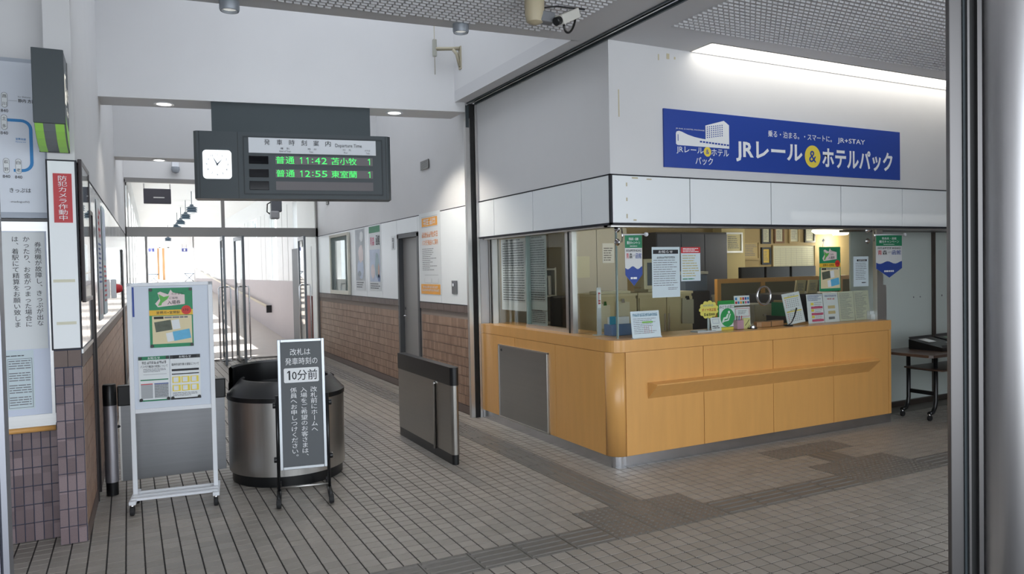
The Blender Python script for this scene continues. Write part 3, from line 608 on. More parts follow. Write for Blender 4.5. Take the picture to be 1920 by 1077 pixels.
for h in range(12):
    a = R(90 - 30 * h); cx, cz = .216 + .098 * math.cos(a), .338 + .10 * math.sin(a); text(str(h or 12), (cx - .011, cz - .011, cx + .011, cz + .011), CKI, ck, -.008, keep=True)
def hand(deg, ln, wd): a = R(90 - deg); dx, dz = math.cos(a), math.sin(a); polyq('clock_hand', [(.216 - dz * wd, .338 + dx * wd), (.216 + dx * ln, .338 + dz * ln), (.216 + dz * wd, .338 - dx * wd), (.216 - dx * .02, .338 - dz * .02)], CKI, ck, -.009)
hand(332, .09, .007); hand(42, .075, .007)
fr = boxes('bezel', [(.46, 1.85, -.006, 0, .045, .055), (.46, 1.85, -.006, 0, .62, .63), (.46, .47, -.006, 0, .055, .62), (1.84, 1.85, -.006, 0, .055, .62)], mat('bezel_dark', (44, 50, 54), .5), t)
hd = box('header_panel', .514, 1.78, -.008, 0, .462, .615, mat('header_white', (214, 218, 222), .4), t)
for i, chh in enumerate('発車時刻案内'): text(chh, (.665 + i * .12, .545, .665 + i * .12 + .055, .602), INK, hd, -.01, .0)
text('Departure Time', (1.365, .53, 1.635, .575), INK, hd, -.01)
for s, e_, xx in (('種　別', 'Kind of Train', .82), ('時　分', 'Time', 1.09), ('行　先', 'For', 1.44), ('のりば', 'Track', 1.665)): text(s, (xx, .502, xx + (.085 if len(s) == 3 and '　' in s else .055), .522), INK, hd, -.01); text(e_, (xx - .01 if len(e_) > 5 else xx + .012, .475, xx + (.1 if len(e_) > 5 else .05), .492), INK, hd, -.01)
LED = mat('led_green', (74, 240, 112), .5, emit=.75); ROW = mat('led_row', (108, 104, 106), .5); SPL = mat('split_flap', (10, 12, 18), .08)
for i, (z0, z1) in enumerate(((.352, .435), (.218, .300), (.090, .178))):
    rw = box('display_row', .768, 1.745, -.004, 0, z0, z1, ROW, t)
    kb = box('flap_window', .514, .70, -.005, 0, z0, z1, SPL, t, .004)
    if i < 2:
        tt = ('11:42', '苫小牧') if i == 0 else ('12:55', '東室蘭'); a, b = z0 + .006, z1 - .004
        for chh, xx in zip('普通', (.772, .868)): text(chh, (xx, a, xx + .085, b), LED, rw, -.006, .0)
        for k, (chh, xx, ww) in enumerate(zip(tt[0], (.992, 1.055, 1.125, 1.155, 1.222), (.052, .052, .014, .055, .055))):
            if chh == '1': one(xx + .036, a + .004, b - .004, LED, rw, -.006); continue
            text(chh, (xx, a + (.015 if chh == ':' else .004), xx + ww, b - (.015 if chh == ':' else .004)), LED, rw, -.006, .0)
        for k, chh in enumerate(tt[1]): text(chh, (1.318 + k * .089, a, 1.318 + k * .089 + .083, b), LED, rw, -.006, .0)
        one(1.716, a + .004, b - .004, LED, rw, -.006)

# ------------------------------------------------------------------ glass partition with swing doors at the corridor end
YP = 15.0
win = struct(boxes('window_1', [(-.05, 3.42, YP, YP + .09, 2.36, 2.535), (-.05, .0, YP, YP + .09, 0, 3.39), (3.36, 3.42, YP, YP + .09, 0, 3.39), (-.05, 3.42, YP, YP + .09, 3.34, 3.42), (1.60, 1.66, YP, YP + .08, 2.535, 3.34), (.29, .33, YP, YP + .08, 0, 2.36), (3.04, 3.10, YP, YP + .08, 0, 2.36)], mat('frame_steel', (140, 138, 136), .4, .8)))
struct(boxes('wall_over_doors', [(-.4, 3.6, YP + .02, YP + .2, 3.42, 5.3)], WALL))
for a, b, z0, z1 in ((.0, 1.6, 2.535, 3.34), (1.66, 3.36, 2.535, 3.34), (.0, .29, .05, 2.36), (3.10, 3.36, .05, 2.36)): box('pane', a, b, YP + .03, YP + .04, z0, z1, GLASSD, win)
STILE = mat('stile_steel', (104, 108, 112), .35, .85)
def swing(label, xh, ang, wd):
    t = thing('glass_door', label, 'door', (xh, YP + .02, 0), R(ang)); s_ = wd
    box('stile', 0, .07, -.02, .02, .01, 2.34, STILE, t); box('stile', s_ - .07, s_, -.02, .02, .01, 2.34, STILE, t); box('bottom_rail', .05, s_ - .05, -.02, .02, .01, .10, STILE, t); box('top_rail', .05, s_ - .05, -.02, .02, 2.27, 2.34, STILE, t); box('pane', .05, s_ - .05, -.005, .005, .1, 2.27, GLASSD, t)
    for sy in (-1, 1): tube('pull_handle', [(s_ - .1, sy * .02, 1.42), (s_ - .1, sy * .09, 1.42), (s_ - .1, sy * .1, 1.38), (s_ - .1, sy * .1, .12), (s_ - .1, sy * .09, .08), (s_ - .1, sy * .02, .08)], .014, CHROME, t)
swing('left steel framed glass door standing open at the corridor end', 1.58, -93, .85)
swing('middle steel framed glass door standing open at the corridor end', 1.82, -87, .85)
swing('right steel framed glass door standing open near the dark doorway', 3.02, -94, .85)
t = thing('box_sign', 'dark box sign mounted on the partition head above the left pane', 'sign', (.29, 14.88, 2.95)); box('box_body', 0, .45, 0, .09, 0, .27, mat('smoke_grey', (70, 68, 76), .4), t, .008); box('bracket', .0, .02, .02, .12, .27, .36, STEEL, t); box('bracket', .43, .45, .02, .12, .27, .36, STEEL, t); box('face_strip', .16, .34, -.003, 0, .10, .12, STEEL, t)
t = thing('wall_sensor', 'small white round sensor on the wall above the glass partition', 'sensor', (.83, 14.98, 3.6)); box('base', -.06, .06, -.05, .03, .02, .14, WHITE, t, .01); lathe('eye', [(0, -.09), (.05, -.07), (.075, -.02), (.07, .03), (0, .04)], mat('sensor_grey', (150, 156, 164), .3), t, 18, c=(0, -.06))
t = thing('loudspeaker', 'dark grey speaker unit hanging at the partition right pane', 'speaker', (2.58, 14.86, 2.83)); box('box_body', -.1, .1, -.08, .06, 0, .24, mat('unit_grey', (90, 92, 98), .4), t, .02); box('lower_case', -.12, .05, -.1, .04, -.14, .02, mat('unit_light', (150, 150, 152), .4), t, .03); tube('cable', [(-.08, 0, .2), (-.16, 0, .15), (-.17, 0, .0), (-.1, 0, -.05)], .012, BLACK, t); tube('hanger', [(0, 0, .24), (0, .05, .45), (0, .15, .54)], .015, STEEL, t)

# ------------------------------------------------------------------ ramp passage beyond the glass
PASS = mat('passage_floor', (186, 178, 172), .5, var=.06, scale=6); PW = mat('passage_white', (232, 232, 232), .6); PWB = mat('passage_wainscot', (172, 164, 166), .6, var=.05, scale=10)
fr_ = struct(mesh('floor_ramp', [(-.6, 19.19, -.003), (3.6, 19.19, -.003), (3.6, 46.5, 1.34), (-.6, 46.5, 1.34), (-.6, 46.51, 1.34), (3.6, 60, 1.34), (-3, 60, 1.34)], [(0, 1, 2, 3), (3, 2, 5, 6)], PASS))
struct(boxes('floor_entry', [(-.3, 3.5, 15.0, 19.2, -.01, .0)], PASS))
XL = lambda y: .02 + (y - 15.2) * .026
wp = struct(boxes('wall_passage_right', [(3.46, 3.7, 15.1, 17.3, 0, 3.75), (3.46, 3.7, 17.3, 46.4, -.1, 1.46), (3.46, 3.7, 17.3, 46.4, 3.3, 3.8)], PW))
boxes('wainscot', [(3.452, 3.47, 17.75, 46.3, -.1, 1.455)], PWB, wp)
y = 17.7; k = 0
while y < 46:
    wd = 2.2; boxes('wall_panel', [(3.455, 3.6, y, y + wd, 1.462, 3.3)], PW, wp)
    for q_ in range(3): boxes('panel_rib', [(3.445, 3.457, y + q_ * .72, y + q_ * .72 + .03, 1.462, 3.3)], PW, wp)
    g2 = box('pane', 3.5, 3.51, y + wd, y + wd + 1.1, 1.47, 3.29, GLASSD, wp)
    y += 3.3; k += 1
box('door_post', 3.40, 3.47, 17.0, 17.7, 0, 2.2, mat('dark_slate', (74, 78, 84), .5), wp); box('door_leaf', 3.44, 3.46, 15.9, 17.0, 0, 1.15, mat('maroon', (110, 30, 30), .5), wp); box('door_leaf', 3.45, 3.46, 15.9, 17.0, 1.17, 2.2, PW, wp)
hr = thing('ramp_handrail', 'pale handrail with dark end sloping up the ramp passage wall', 'handrail', (3.36, 21.0, .74)); tube('bar', [(0, 0, 0), (0, 25, 1.27)], .035, mat('rail_pale', (206, 196, 178), .4), hr, 10)
for q_ in range(9): tube('bracket', [(0, .5 + q_ * 2.6, -.0 + (.5 + q_ * 2.6) * .0508), (.09, .5 + q_ * 2.6, -.06 + (.5 + q_ * 2.6) * .0508)], .015, STEEL, hr, 6)
box('end_bracket', -.05, .09, -.06, .0, -.16, .04, BLACK, hr)
wq = boxes('wall_passage_left', [], PW) if False else None
segs = []
y = 15.2; pl = []
while y < 46:
    pl.append((y, y + 1.2)); y += 2.6
vs, fs = [], []
def slab(y0, y1, z0, z1):
    n_ = len(vs); a, b = XL(y0), XL(y1)
    vs.extend([(a, y0, z0), (b, y1, z0), (b - .15, y1, z0), (a - .15, y0, z0), (a, y0, z1), (b, y1, z1), (b - .15, y1, z1), (a - .15, y0, z1)]); fs.extend([tuple(i + n_ for i in f) for f in BF])
for a, b in pl: slab(a, b, 0, 3.8)
slab(15.2, 46, -.1, 1.4); slab(15.2, 46, 3.3, 3.8)
struct(mesh('wall_passage_left', vs, fs, PW))
vs, fs = [], []; NV = 14
for iy, yy in enumerate([15.2 + 2 * q for q in range(17)]):
    x0, x1 = XL(yy) - .1, 3.55
    for k in range(NV + 1): u = k / NV; vs.append((x0 + (x1 - x0) * u, min(yy, 46.4), 3.75 + .55 * math.sin(math.pi * u)))
for i in range(16): fs += [(i * (NV + 1) + k, i * (NV + 1) + k + 1, (i + 1) * (NV + 1) + k + 1, (i + 1) * (NV + 1) + k) for k in range(NV)]
struct(mesh('ceiling_passage', vs, fs, PW, smooth=True))
PG = mat('pendant_grey', (86, 104, 120), .4)
names = ('nearest', 'second nearest', 'third', 'fourth', 'farthest')
for q_, yy in enumerate((25.5, 28.6, 31.6, 34.4, 43)):
    t = thing('pendant_lamp', names[q_] + ' grey tiered pendant lamp under the passage vault', 'lamp', (1.85 + .02 * q_, yy, 3.72 if q_ < 4 else 3.55), group='pendant lamps in the passage')
    lathe('shade', [(0, .16), (.05, .15), (.06, .1), (.17, .05), (.17, .035), (.12, .03), (.165, -.02), (.165, -.035), (.12, -.04), (.16, -.08), (.16, -.095), (.10, -.1)], PG, t, 18); lathe('bulb', [(.12, -.1), (.09, -.15), (0, -.18)], mat('opal', (230, 232, 234), .3), t, 14); tube('rod', [(0, 0, .15), (0, 0, 4.29 - t.location.z)], .012, PG, t, 6)
# far doorway and platform
fe = struct(boxes('wall_passage_end', [(.4, .98, 46.3, 46.5, 1.2, 4.4), (3.36, 3.7, 46.3, 46.5, 1.2, 4.4), (.9, 3.4, 46.3, 46.5, 3.2, 4.4), (2.02, 2.12, 46.3, 46.45, 1.3, 3.25), (1.6, 1.66, 46.3, 46.45, 1.3, 3.25)], PW))
struct(boxes('wall_platform', [(-3, 2.0, 70, 70.3, 1.3, 3.0)], mat('far_white', (225, 225, 225), .7)))
t = thing('platform_roof', 'brown timber platform roof seen far away through the end door', 'roof', (0, 52, 4.1)); WD = mat('roof_timber', (150, 112, 72), .6, var=.15, scale=3); boxes('deck', [(-2, 2.2, 0, 14, .3, .4)], WD, t)
for q_ in range(5): box('rafter', -2, 2.2, q_ * 3, q_ * 3 + .25, .05, .3, WD, t)
for q_ in (0, 1): box('post', 2.0, 2.15, 1 + q_ * 9, 1.15 + q_ * 9, -2.76, .3, WD, t)
for q_, (xx, l_) in enumerate(((1.05, 'left'), (2.75, 'right'))):
    t = thing('platform_sign', l_ + ' small blue hanging sign at the far passage door', 'sign', (xx, 46.25, 2.98)); box('plate', 0, .32, 0, .052, 0, .2, mat('sign_violet', (90, 96, 160), .5), t); text('1' if q_ else '2', (.12, .04, .2, .16), INKW, t); tube('hanger', [(.05, .03, .2), (.05, .03, .4), (.05, .06, .42)], .01, STEEL, t, 6); tube('hanger', [(.27, .03, .2), (.27, .03, .4), (.27, .06, .42)], .01, STEEL, t, 6)
t = thing('folding_stool', 'dark folding stool at the right of the far passage door', 'stool', (3.05, 45.3, 1.285)); box('seat', -.25, .25, -.15, .15, .42, .46, PG, t); 
for s in (-1, 1): tube('leg', [(-.22, s * .12, 0), (.22, s * .12, .42)], .015, PG, t, 6); tube('leg', [(.22, s * .12, 0), (-.22, s * .12, .42)], .015, PG, t, 6)
t2 = copy_tree(t); t2.location = (1.25, 45.3, 1.285); t2['label'] = 'dark folding stool at the left of the far passage door'

# ------------------------------------------------------------------ ticket counter
XC, YC = 3.462, 4.947
ctr = thing('ticket_counter', 'maple veneer ticket counter with rounded corner and steel kick plate', 'counter', (XC, YC, 0))
RC = .118
def lplan(o_, depth, x1, y1, n_=8):
    """L-shaped plan with rounded outer corner, offset o_ from the counter face"""
    r_ = RC - o_; out = [(x1, o_)]
    for k in range(n_ + 1): a = R(270 - 90 * k / n_); out.append((RC + r_ * math.cos(a), RC + r_ * math.sin(a)))
    out += [(o_, y1), (depth, y1), (depth, depth), (x1, depth)]
    return out
prism('carcass', lplan(.014, .30, 3.43, 2.52), .05, .98, WOODE, ctr)
prism('kick_plate', lplan(.006, .29, 3.435, 2.53), 0, .089, KICK, ctr, smooth=False)
top = prism('countertop', lplan(0, .42, 3.44, 2.53), .948, 1.045, WOOD, ctr)
cp = [(RC + RC * math.cos(R(270 - 90 * k / 10)), RC + RC * math.sin(R(270 - 90 * k / 10))) for k in range(11)] + [(RC + (RC - .015) * math.cos(R(180 + 90 * k / 10)), RC + (RC - .015) * math.sin(R(180 + 90 * k / 10))) for k in range(11)]
prism('corner_panel', cp, .092, .944, WOOD, ctr, smooth=True)
for a, b in ((.124, .945), (.951, 1.775), (1.781, 2.578), (2.584, 3.39), (3.396, 3.435)): box('wood_panel', a, b, 0, .02, .092, .944, WOOD, ctr)
for a, b in ((.124, .912), (.918, 1.72), (1.726, 2.52)): box('wood_panel', 0, .02, a, b, .092, .944, WOOD, ctr)
dr = box('access_door', -.012, .0, 1.05, 2.06, .10, .842, mat('door_steel', (166, 165, 162), .34, .9, var=.06, scale=40, stretch=(.03, .03, 1)), ctr)
boxes('access_frame', [(-.02, -.012, 1.045, 1.053, .095, .85), (-.02, -.012, 1.045, 2.065, .095, .102), (-.016, .0, 1.032, 1.05, .09, .852), (-.016, 0, 2.06, 2.075, .09, .852), (-.016, 0, 1.032, 2.075, .842, .855), (-.014, 0, 1.032, 2.075, .088, .10)], STEEL, ctr)
lathe('lock', [(0, .006), (.012, .006), (.014, 0)], BLACK, dr, 14).matrix_local = Matrix.Translation((-.012, 2.0, .80)) @ Matrix.Rotation(R(-90), 4, 'Y')
lv = [(.342, .008, .680), (.342, .008, .535), (.365, -.10, .662), (.365, -.10, .672), (3.14, -.10, .672), (3.14, -.10, .662), (3.09, .008, .535), (3.17, .008, .680)]
mesh('ledge', lv, [(0, 1, 2, 3), (0, 3, 4, 7), (3, 2, 5, 4), (2, 1, 6, 5), (4, 5, 6, 7), (0, 7, 6, 1)], WOOD, ctr)
ZT = 1.045
# counter windows
w2 = struct(boxes('window_2', [(3.57, 3.635, 7.37, 7.46, ZT, 1.975), (3.585, 3.635, 5.74, 5.86, ZT, 1.975), (3.595, 3.63, 5.86, 6.66, ZT, ZT + .035)], STEEL))
boxes('black_seal', [(3.566, 3.58, 7.395, 7.412, ZT, 1.975), (3.58, 3.59, 5.79, 5.806, ZT, 1.975)], BLACKM, w2)
for a, b in ((5.105, 5.74), (5.86, 6.66)): box('pane', 3.612, 3.620, a, b, ZT + .001, 1.974, GLASS, w2)
box('pane', 3.64, 3.646, 6.3, 7.38, ZT + .001, 1.974, GLASS, w2); box('pane_edge', 3.605, 3.65, 6.64, 6.665, ZT, 1.974, mat('glass_edge', (130, 150, 146), .2), w2)
for a, b in ((3.618, 5.24), (5.246, 6.86)): box('pane', a, b, 5.086, 5.094, ZT + .001, 1.974, GLASS, w2)
box('pane_edge', 3.611, 3.621, 5.085, 5.105, ZT, 1.974, MATS['glass_edge'], w2)
boxes('end_post', [(6.95, 7.03, 5.09, 5.16, 0, 1.40), (6.86, 6.95, 5.07, 5.12, ZT, 1.974)], STEEL, w2)
# right frosted glass wall
w3 = struct(boxes('window_3', [(8.335, 8.38, 5.43, 5.50, 0, 1.99), (6.9, 11.5, 5.42, 5.52, 0, .06), (6.9, 11.5, 5.10, 5.56, 1.972, 1.995)], mat('bronze_frame', (78, 70, 64), .4, .4)))
FROST = mat('frosted_film', (208, 218, 214), .18, coat=.6)
for a, b in ((6.95, 8.335), (8.38, 10.2), (10.2, 11.5)): box('pane', a, b, 5.455, 5.475, .06, 1.972, FROST, w3)
boxes('privacy_dot', [(8.0 + q * .12, 8.012 + q * .12, 5.45, 5.455, 1.22, 1.235) for q in range(2)] + [(8.52 + q * .14, 8.535 + q * .14, 5.45, 5.455, 1.22, 1.24) for q in range(3)], INKG, w3)

# blue sign on the wall
t = thing('advertising_sign', 'long blue sign with white lettering and yellow circle above the counter', 'sign', (4.01, 4.952, 2.474))
SW, SH = 3.04, .488; box('board', 0, SW, -.012, .003, 0, SH, BLUE, t); yl = -.0135
polyq('train_outline', [(.14, .19), (.125, .20), (.125, .29), (.135, .305), (.16, .31), (.19, .305), (.25, .285), (.33, .268), (.42, .258), (.72, .245), (.72, .19)], INKW, t, yl)
polyq('hotel_outline', [(.45, .25), (.45, .375), (.66, .43), (.72, .395), (.72, .24)], INKW, t, yl - .0005)
quads('hotel_window', [(.465 + .024 * i, .268 + .018 * j + .0062 * i * .6, .476 + .024 * i, .278 + .018 * j + .0062 * i * .6) for i in range(8) for j in range(6)], BLUE, t, yl - .001); quads('train_window', [(.385 + .034 * i, .226 - .0015 * i, .41 + .034 * i, .24 - .0015 * i) for i in range(10)], BLUE, t, yl - .001); quads('train_window', [(.143, .225, .15, .28)], BLUE, t, yl - .001)
text('JR RAIL & HOTEL PACKAGE', (.125, .322, .44, .335), INKW, t, yl, .02)
text('JRレール', (.13, .118, .425, .182), INKW, t, yl, .02); text('ホテル', (.515, .118, .715, .18), INKW, t, yl, .02); text('パック', (.335, .035, .53, .1), INKW, t, yl, .02); disc('circle', .47, .15, .042, INKY, t, yl); text('&', (.45, .13, .49, .17), BLUE, t, yl - .001, .02, keep=True)
text('乗る・泊まる。・スマートに。', (1.19, .325, 2.03, .385), INKW, t, yl, .005); text('JR+STAY', (2.11, .315, 2.505, .375), INKW, t, yl, .01)
text('JRレール', (.80, .085, 1.63, .275), INKW, t, yl, .028); text('ホテルパック', (1.895, .075, 2.92, .27), INKW, t, yl, .028); disc('circle', 1.765, .175, .105, INKY, t, yl); text('&', (1.705, .12, 1.825, .23), BLUE, t, yl - .001, .02, keep=True)

# ------------------------------------------------------------------ notices on and behind the counter glass
def pennant(label, x0, x1, zt, zb, yy, flip):
    t = thing('pennant', label, 'pennant', (x0, yy, zt)); wd = x1 - x0; h = zt - zb; n_ = 12; hs = h * .78
    rnd = random.Random(3)
    out = [(0, 0), (wd, 0), (wd, -hs), (wd / 2, -h), (0, -hs)]
    prism('cloth', out, 0, .002, mat('pennant_grey', (214, 216, 216), .7), t, axis='Y')
    quads('green_band', [(0, -h * .25, wd, 0)], INKGR, t, -.001); text('青森県・函館', (wd * .22, -h * .10, wd * .78, -h * .045), INKW, t, -.002, .01); text('観光キャンペーン', (wd * .12, -h * .18, wd * .88, -h * .115), INKW, t, -.002, .01); scribble((wd * .28, -h * .23, wd * .72, -h * .205), 1, INKW, t, -.002)
    glyphs((wd * .05, -h * .325, wd * .95, -h * .28), 10, INK, t, -.002, 8); text('青', (wd * .06, -h * .46, wd * .22, -h * .35), INKR, t, -.002, .03); text('森', (wd * .24, -h * .46, wd * .42, -h * .35), INK, t, -.002, .03); text('⇌', (wd * .45, -h * .42, wd * .56, -h * .38), INK, t, -.002); text('函館', (wd * .60, -h * .46, wd * .95, -h * .35), NAVY, t, -.002, .02)
    sea = [(0, -h * .64)] + [(wd * k / 12, -h * (.64 + .03 * math.sin(k * .9))) for k in range(13)] + [(wd, -hs), (wd / 2, -h), (0, -hs)]
    polyq('sea_print', sea, NAVY, t, -.001); scribble((wd * .3, -h * .87, wd * .7, -h * .82), 1, INKW, t, -.002, .9, seed=4)
    tube('rod', [(-.035, -.006, .004), (wd + .03, -.006, .008)], .006, WHITE, t); lathe('knob', [(0, -.02), (.014, -.014), (.02, 0), (.014, .014), (0, .02)], WHITE, t, 14, c=(wd + .04, -.006)).location.z = .008
    tube('suction_arm', [(-.03, .0, .06), (-.03, -.01, .0), (-.03, 0, -.06)], .006, CHROME, t)
    for s in (.055, -.055): lathe('suction_cup', [(0, .035), (.012, .03), (.02, .01), (.03, 0)], CHROME, t, 16).matrix_local = Matrix.Translation((-.03, 5.084 - yy, s)) @ Matrix.Rotation(R(90), 4, 'X')
    return t
pennant('green, white and blue pennant on the glass next to the counter corner', 3.650, 3.825, 1.905, 1.484, 5.02, 0)
pennant('green, white and blue pennant at the right end of the counter glass', 6.763, 7.169, 1.912, 1.477, 5.01, 0)
def notice(label, x0, z0, x1, z1, yy=5.08, m=PAPERB, cat='notice', name='paper_notice'):
    return sheet(name, label, cat, (x0, yy, z0), 0, x1 - x0, z1 - z0, m)
t = notice('tall white notice with black title bar taped inside the glass near corner', 3.973, 1.374, 4.276, 1.808); quads('title_bar', [(.012, .375, .285, .41)], INK, t, -.001); text('お知らせ', (.07, .381, .225, .405), INKW, t, -.002, .01); glyphs((.05, .335, .25, .353), 12, INK, t, -.001, 4); scribble((.015, .09, .285, .325), 12, INKG, t, -.001, .4, seed=11); scribble((.17, .06, .28, .085), 2, INKG, t, -.001, .5)
t = notice('white notice with red heading taped beside the tall white notice', 4.29, 1.508, 4.508, 1.806); quads('heading_block', [(0, .245, .218, .298)], INKR, t, -.001); scribble((.02, .25, .2, .29), 3, INKW, t, -.002, .6); scribble((.015, .03, .2, .23), 9, mat('ink_tan', (190, 180, 130), .6), t, -.001, .5, seed=5); scribble((.015, .005, .15, .025), 1, INKGR, t, -.001)
def ticketposter(t, wd, ht, sc):
    quads('poster_ground', [(0, 0, wd, ht)], mat('poster_green', (36, 138, 92), .5, var=.2, scale=20), t, -.0005); quads('poster_cream', [(wd * .06, ht * .06, wd * .97, ht * .53)], mat('poster_cream', (222, 208, 168), .5), t, -.001)
    polyq('title_plate', [(wd * q, ht * z_) for q, z_ in ((.2, .68), (.82, .72), (.82, .88), (.55, .92), (.5, .97), (.44, .89), (.26, .94), (.2, .92), (.24, .82), (.14, .74))], mat('poster_pink', (226, 208, 206), .5), t, -.0015)
    polyq('island_shape', [(wd * q, ht * z_) for q, z_ in ((.2, .70), (.26, .79), (.22, .9), (.34, .85), (.47, .87), (.42, .81), (.3, .75), (.28, .71))], mat('poster_leaf', (96, 178, 76), .5), t, -.002)
    text('わがまち', (wd * .52, ht * .88, wd * .78, ht * .92), INK, t, -.002); text('ご当地', (wd * .46, ht * .81, wd * .66, ht * .85), INK, t, -.0025); text('入場券', (wd * .42, ht * .72, wd * .72, ht * .79), INK, t, -.0025, .02)
    quads('yellow_band', [(0, ht * .54, wd, ht * .63)], mat('poster_yellow', (232, 184, 52), .5), t, -.0015); text('室蘭市×室蘭駅', (wd * .16, ht * .56, wd * .7, ht * .61), INK, t, -.002, .01); disc('price_circle', wd * .85, ht * .62, wd * .115, mat('poster_red', (206, 52, 44), .5), t, -.0025); text('170', (wd * .78, ht * .6, wd * .9, ht * .64), INK, t, -.003, .01)
    quads('caption_bar', [(wd * .1, ht * .48, wd * .32, ht * .52)], INK, t, -.002); scribble((wd * .34, ht * .48, wd * .9, ht * .52), 1, INKG, t, -.002, .8)
    def tilt(cx, cz, w2, h2, a, m, nm_): c_, s_ = math.cos(R(a)), math.sin(R(a)); polyq(nm_, [(cx + x * c_ - z * s_, cz + x * s_ + z * c_) for x, z in ((-w2, -h2), (w2, -h2), (w2, h2), (-w2, h2))], m, t, -.002)
    tilt(wd * .31, ht * .36, wd * .19, ht * .085, 8, mat('photo_dark', (86, 92, 78), .5, var=.5, scale=30), 'photo_print'); tilt(wd * .6, ht * .38, wd * .09, ht * .08, 8, PAPER, 'stub_print'); tilt(wd * .73, ht * .2, wd * .2, ht * .08, 9, mat('photo_sky', (96, 176, 214), .5, var=.2, scale=20), 'photo_print'); tilt(wd * .46, ht * .17, wd * .08, ht * .075, 9, PAPER, 'stub_print')
t = notice('green ticket poster hanging inside the counter glass', 6.012, 1.364, 6.313, 1.80, 5.075, PAPER, 'poster', 'ticket_poster'); ticketposter(t, .301, .436, 1); tube('hanging_cord', [(.05, .0, .436), (.06, 0, .5)], .003, WHITE, t, 6); lathe('hook', [(0, .03), (.008, .02), (.014, 0)], WHITE, t, 12, c=(.06, 0)).location.z = .49
t = notice('small white notice with black title bar right of the green poster', 6.51, 1.396, 6.735, 1.70, 5.078); quads('title_bar', [(.05, .255, .2, .275)], INK, t, -.001); glyphs((.07, .259, .18, .271), 4, INKW, t, -.002); scribble((.03, .06, .2, .24), 10, INKG, t, -.001, .4, seed=13); scribble((.12, .025, .19, .045), 1, INK, t, -.001)
t = thing('talk_ring', 'chrome ring of the speaking hole in the counter glass', 'ring', (5.278, 5.086, 1.347)); tube('ring', [(.085 * math.cos(R(k * 12)), 0, .085 * math.sin(R(k * 12))) for k in range(30)], .011, CHROME, t, 10, cyc=True)
def easel(label, x0, x1, zt, yb, m, lean=.06, name='leaflet_board', cat='notice', z0=ZT):
    """a board leaning back on the counter"""
    h = zt - z0; a = math.atan2(lean, h); t = thing(name, label, cat, (x0, yb, z0)); t.rotation_euler = (-a, 0, 0); L_ = math.hypot(h, lean); box('board', 0, x1 - x0, 0, .004, .001, L_, m, t); return t, x1 - x0, L_
t, wd, L_ = easel('small laminated blue headed notice standing at the counter corner', 3.70, 3.997, 1.27, 5.0, PAPERB, .03); text_ = glyphs((.02, L_ - .045, wd - .02, L_ - .02), 18, mat('ink_teal', (40, 120, 150), .6), t, -.002, 5); scribble((.02, .03, wd - .02, L_ - .06), 9, INKG, t, -.002, .4, seed=21, rag=.5); quads('green_tag', [(.11, L_ * .55, .22, L_ * .61)], mat('tag_green', (120, 180, 70), .5), t, -.003); quads('diagram', [(.13, .04, .132, .1), (.2, .04, .202, .1), (.13, .1, .202, .102), (.15, .04, .152, .1), (.175, .04, .177, .1)], INKR, t, -.002); box('foot', 0, wd, -.01, .02, 0, .008, mat('acrylic', (200, 210, 214), .1), t)
YI = 5.15
def cal_print(t, wd, L_):
    for o_ in (.52, .06):
        quads('yellow_band', [(.02, L_ * (o_ + .33), wd - .02, L_ * (o_ + .365))], INKY, t, -.002); text('2017年 3月' if o_ > .3 else '2017年 4月', (wd * .3, L_ * (o_ + .375), wd * .7, L_ * (o_ + .41)), INK, t, -.002)
        quads('day_number', [(.025 + c_ * (wd - .05) / 7, L_ * (o_ + .27 - r_ * .06), .025 + c_ * (wd - .05) / 7 + .012, L_ * (o_ + .29 - r_ * .06)) for c_ in range(1, 7) for r_ in range(5)], INKG, t, -.002); quads('sunday_number', [(.025, L_ * (o_ + .27 - r_ * .06), .037, L_ * (o_ + .29 - r_ * .06)) for r_ in range(5)], INKR, t, -.002)
t, wd, L_ = easel('white calendar board standing inside the counter glass', 5.66, 5.90, 1.345, YI, PAPER, .05, 'desk_calendar', 'calendar'); t.rotation_euler[1] = R(-6); cal_print(t, wd, L_)
t, wd, L_ = easel('white leaflet with pink bands beside the calendar', 5.945, 6.17, 1.333, YI, PAPER, .03); scribble((.01, L_ * .76, wd - .01, L_ * .97), 5, NAVY, t, -.002, .5, seed=31); quads('pink_band', [(.05, L_ * q, wd - .01, L_ * q + .022) for q in (.06, .28, .5)], PINK, t, -.002); quads('yellow_tag', [(.05, L_ * q + .035, .09, L_ * q + .06) for q in (.06, .28, .5)], INKY, t, -.002); scribble((.1, L_ * .1, wd - .02, L_ * .72), 10, INKG, t, -.003, .3, seed=32)
t, wd, L_ = easel('white leaflet with blue heading and ticket pictures', 6.178, 6.392, 1.342, YI, PAPER, .03); glyphs((.02, L_ * .86, wd - .02, L_ * .92), 9, NAVY, t, -.002, 9); glyphs((.05, L_ * .76, wd - .05, L_ * .81), 3, INKR, t, -.002, 3); quads('ticket_picture', [(.055, L_ * q, wd - .055, L_ * q + .03) for q in (.28, .46)], mat('ticket_tan', (210, 190, 140), .5), t, -.002); quads('ticket_picture', [(.055, L_ * .1, wd - .07, L_ * .1 + .025)], INKG, t, -.002)
t, wd, L_ = easel('left of two cream printed sheets inside the counter glass', 6.398, 6.622, 1.346, YI, CREAMP, .03); scribble((.015, .02, wd - .02, L_ - .02), 20, INKG, t, -.002, .45, seed=41, rag=.5)
t, wd, L_ = easel('right of two cream printed sheets inside the counter glass', 6.63, 6.86, 1.348, YI, CREAMP, .03); scribble((.015, .02, wd - .02, L_ - .02), 20, INKG, t, -.002, .45, seed=42, rag=.5)
t = thing('card_box', 'small stepped white card holder at the right end of the counter', 'box', (6.80, 5.10, ZT)); box('lower_step', 0, .085, 0, .05, 0, .055, WHITE, t, .002); box('upper_step', 0, .07, .012, .05, .055, .09, WHITE, t, .002)
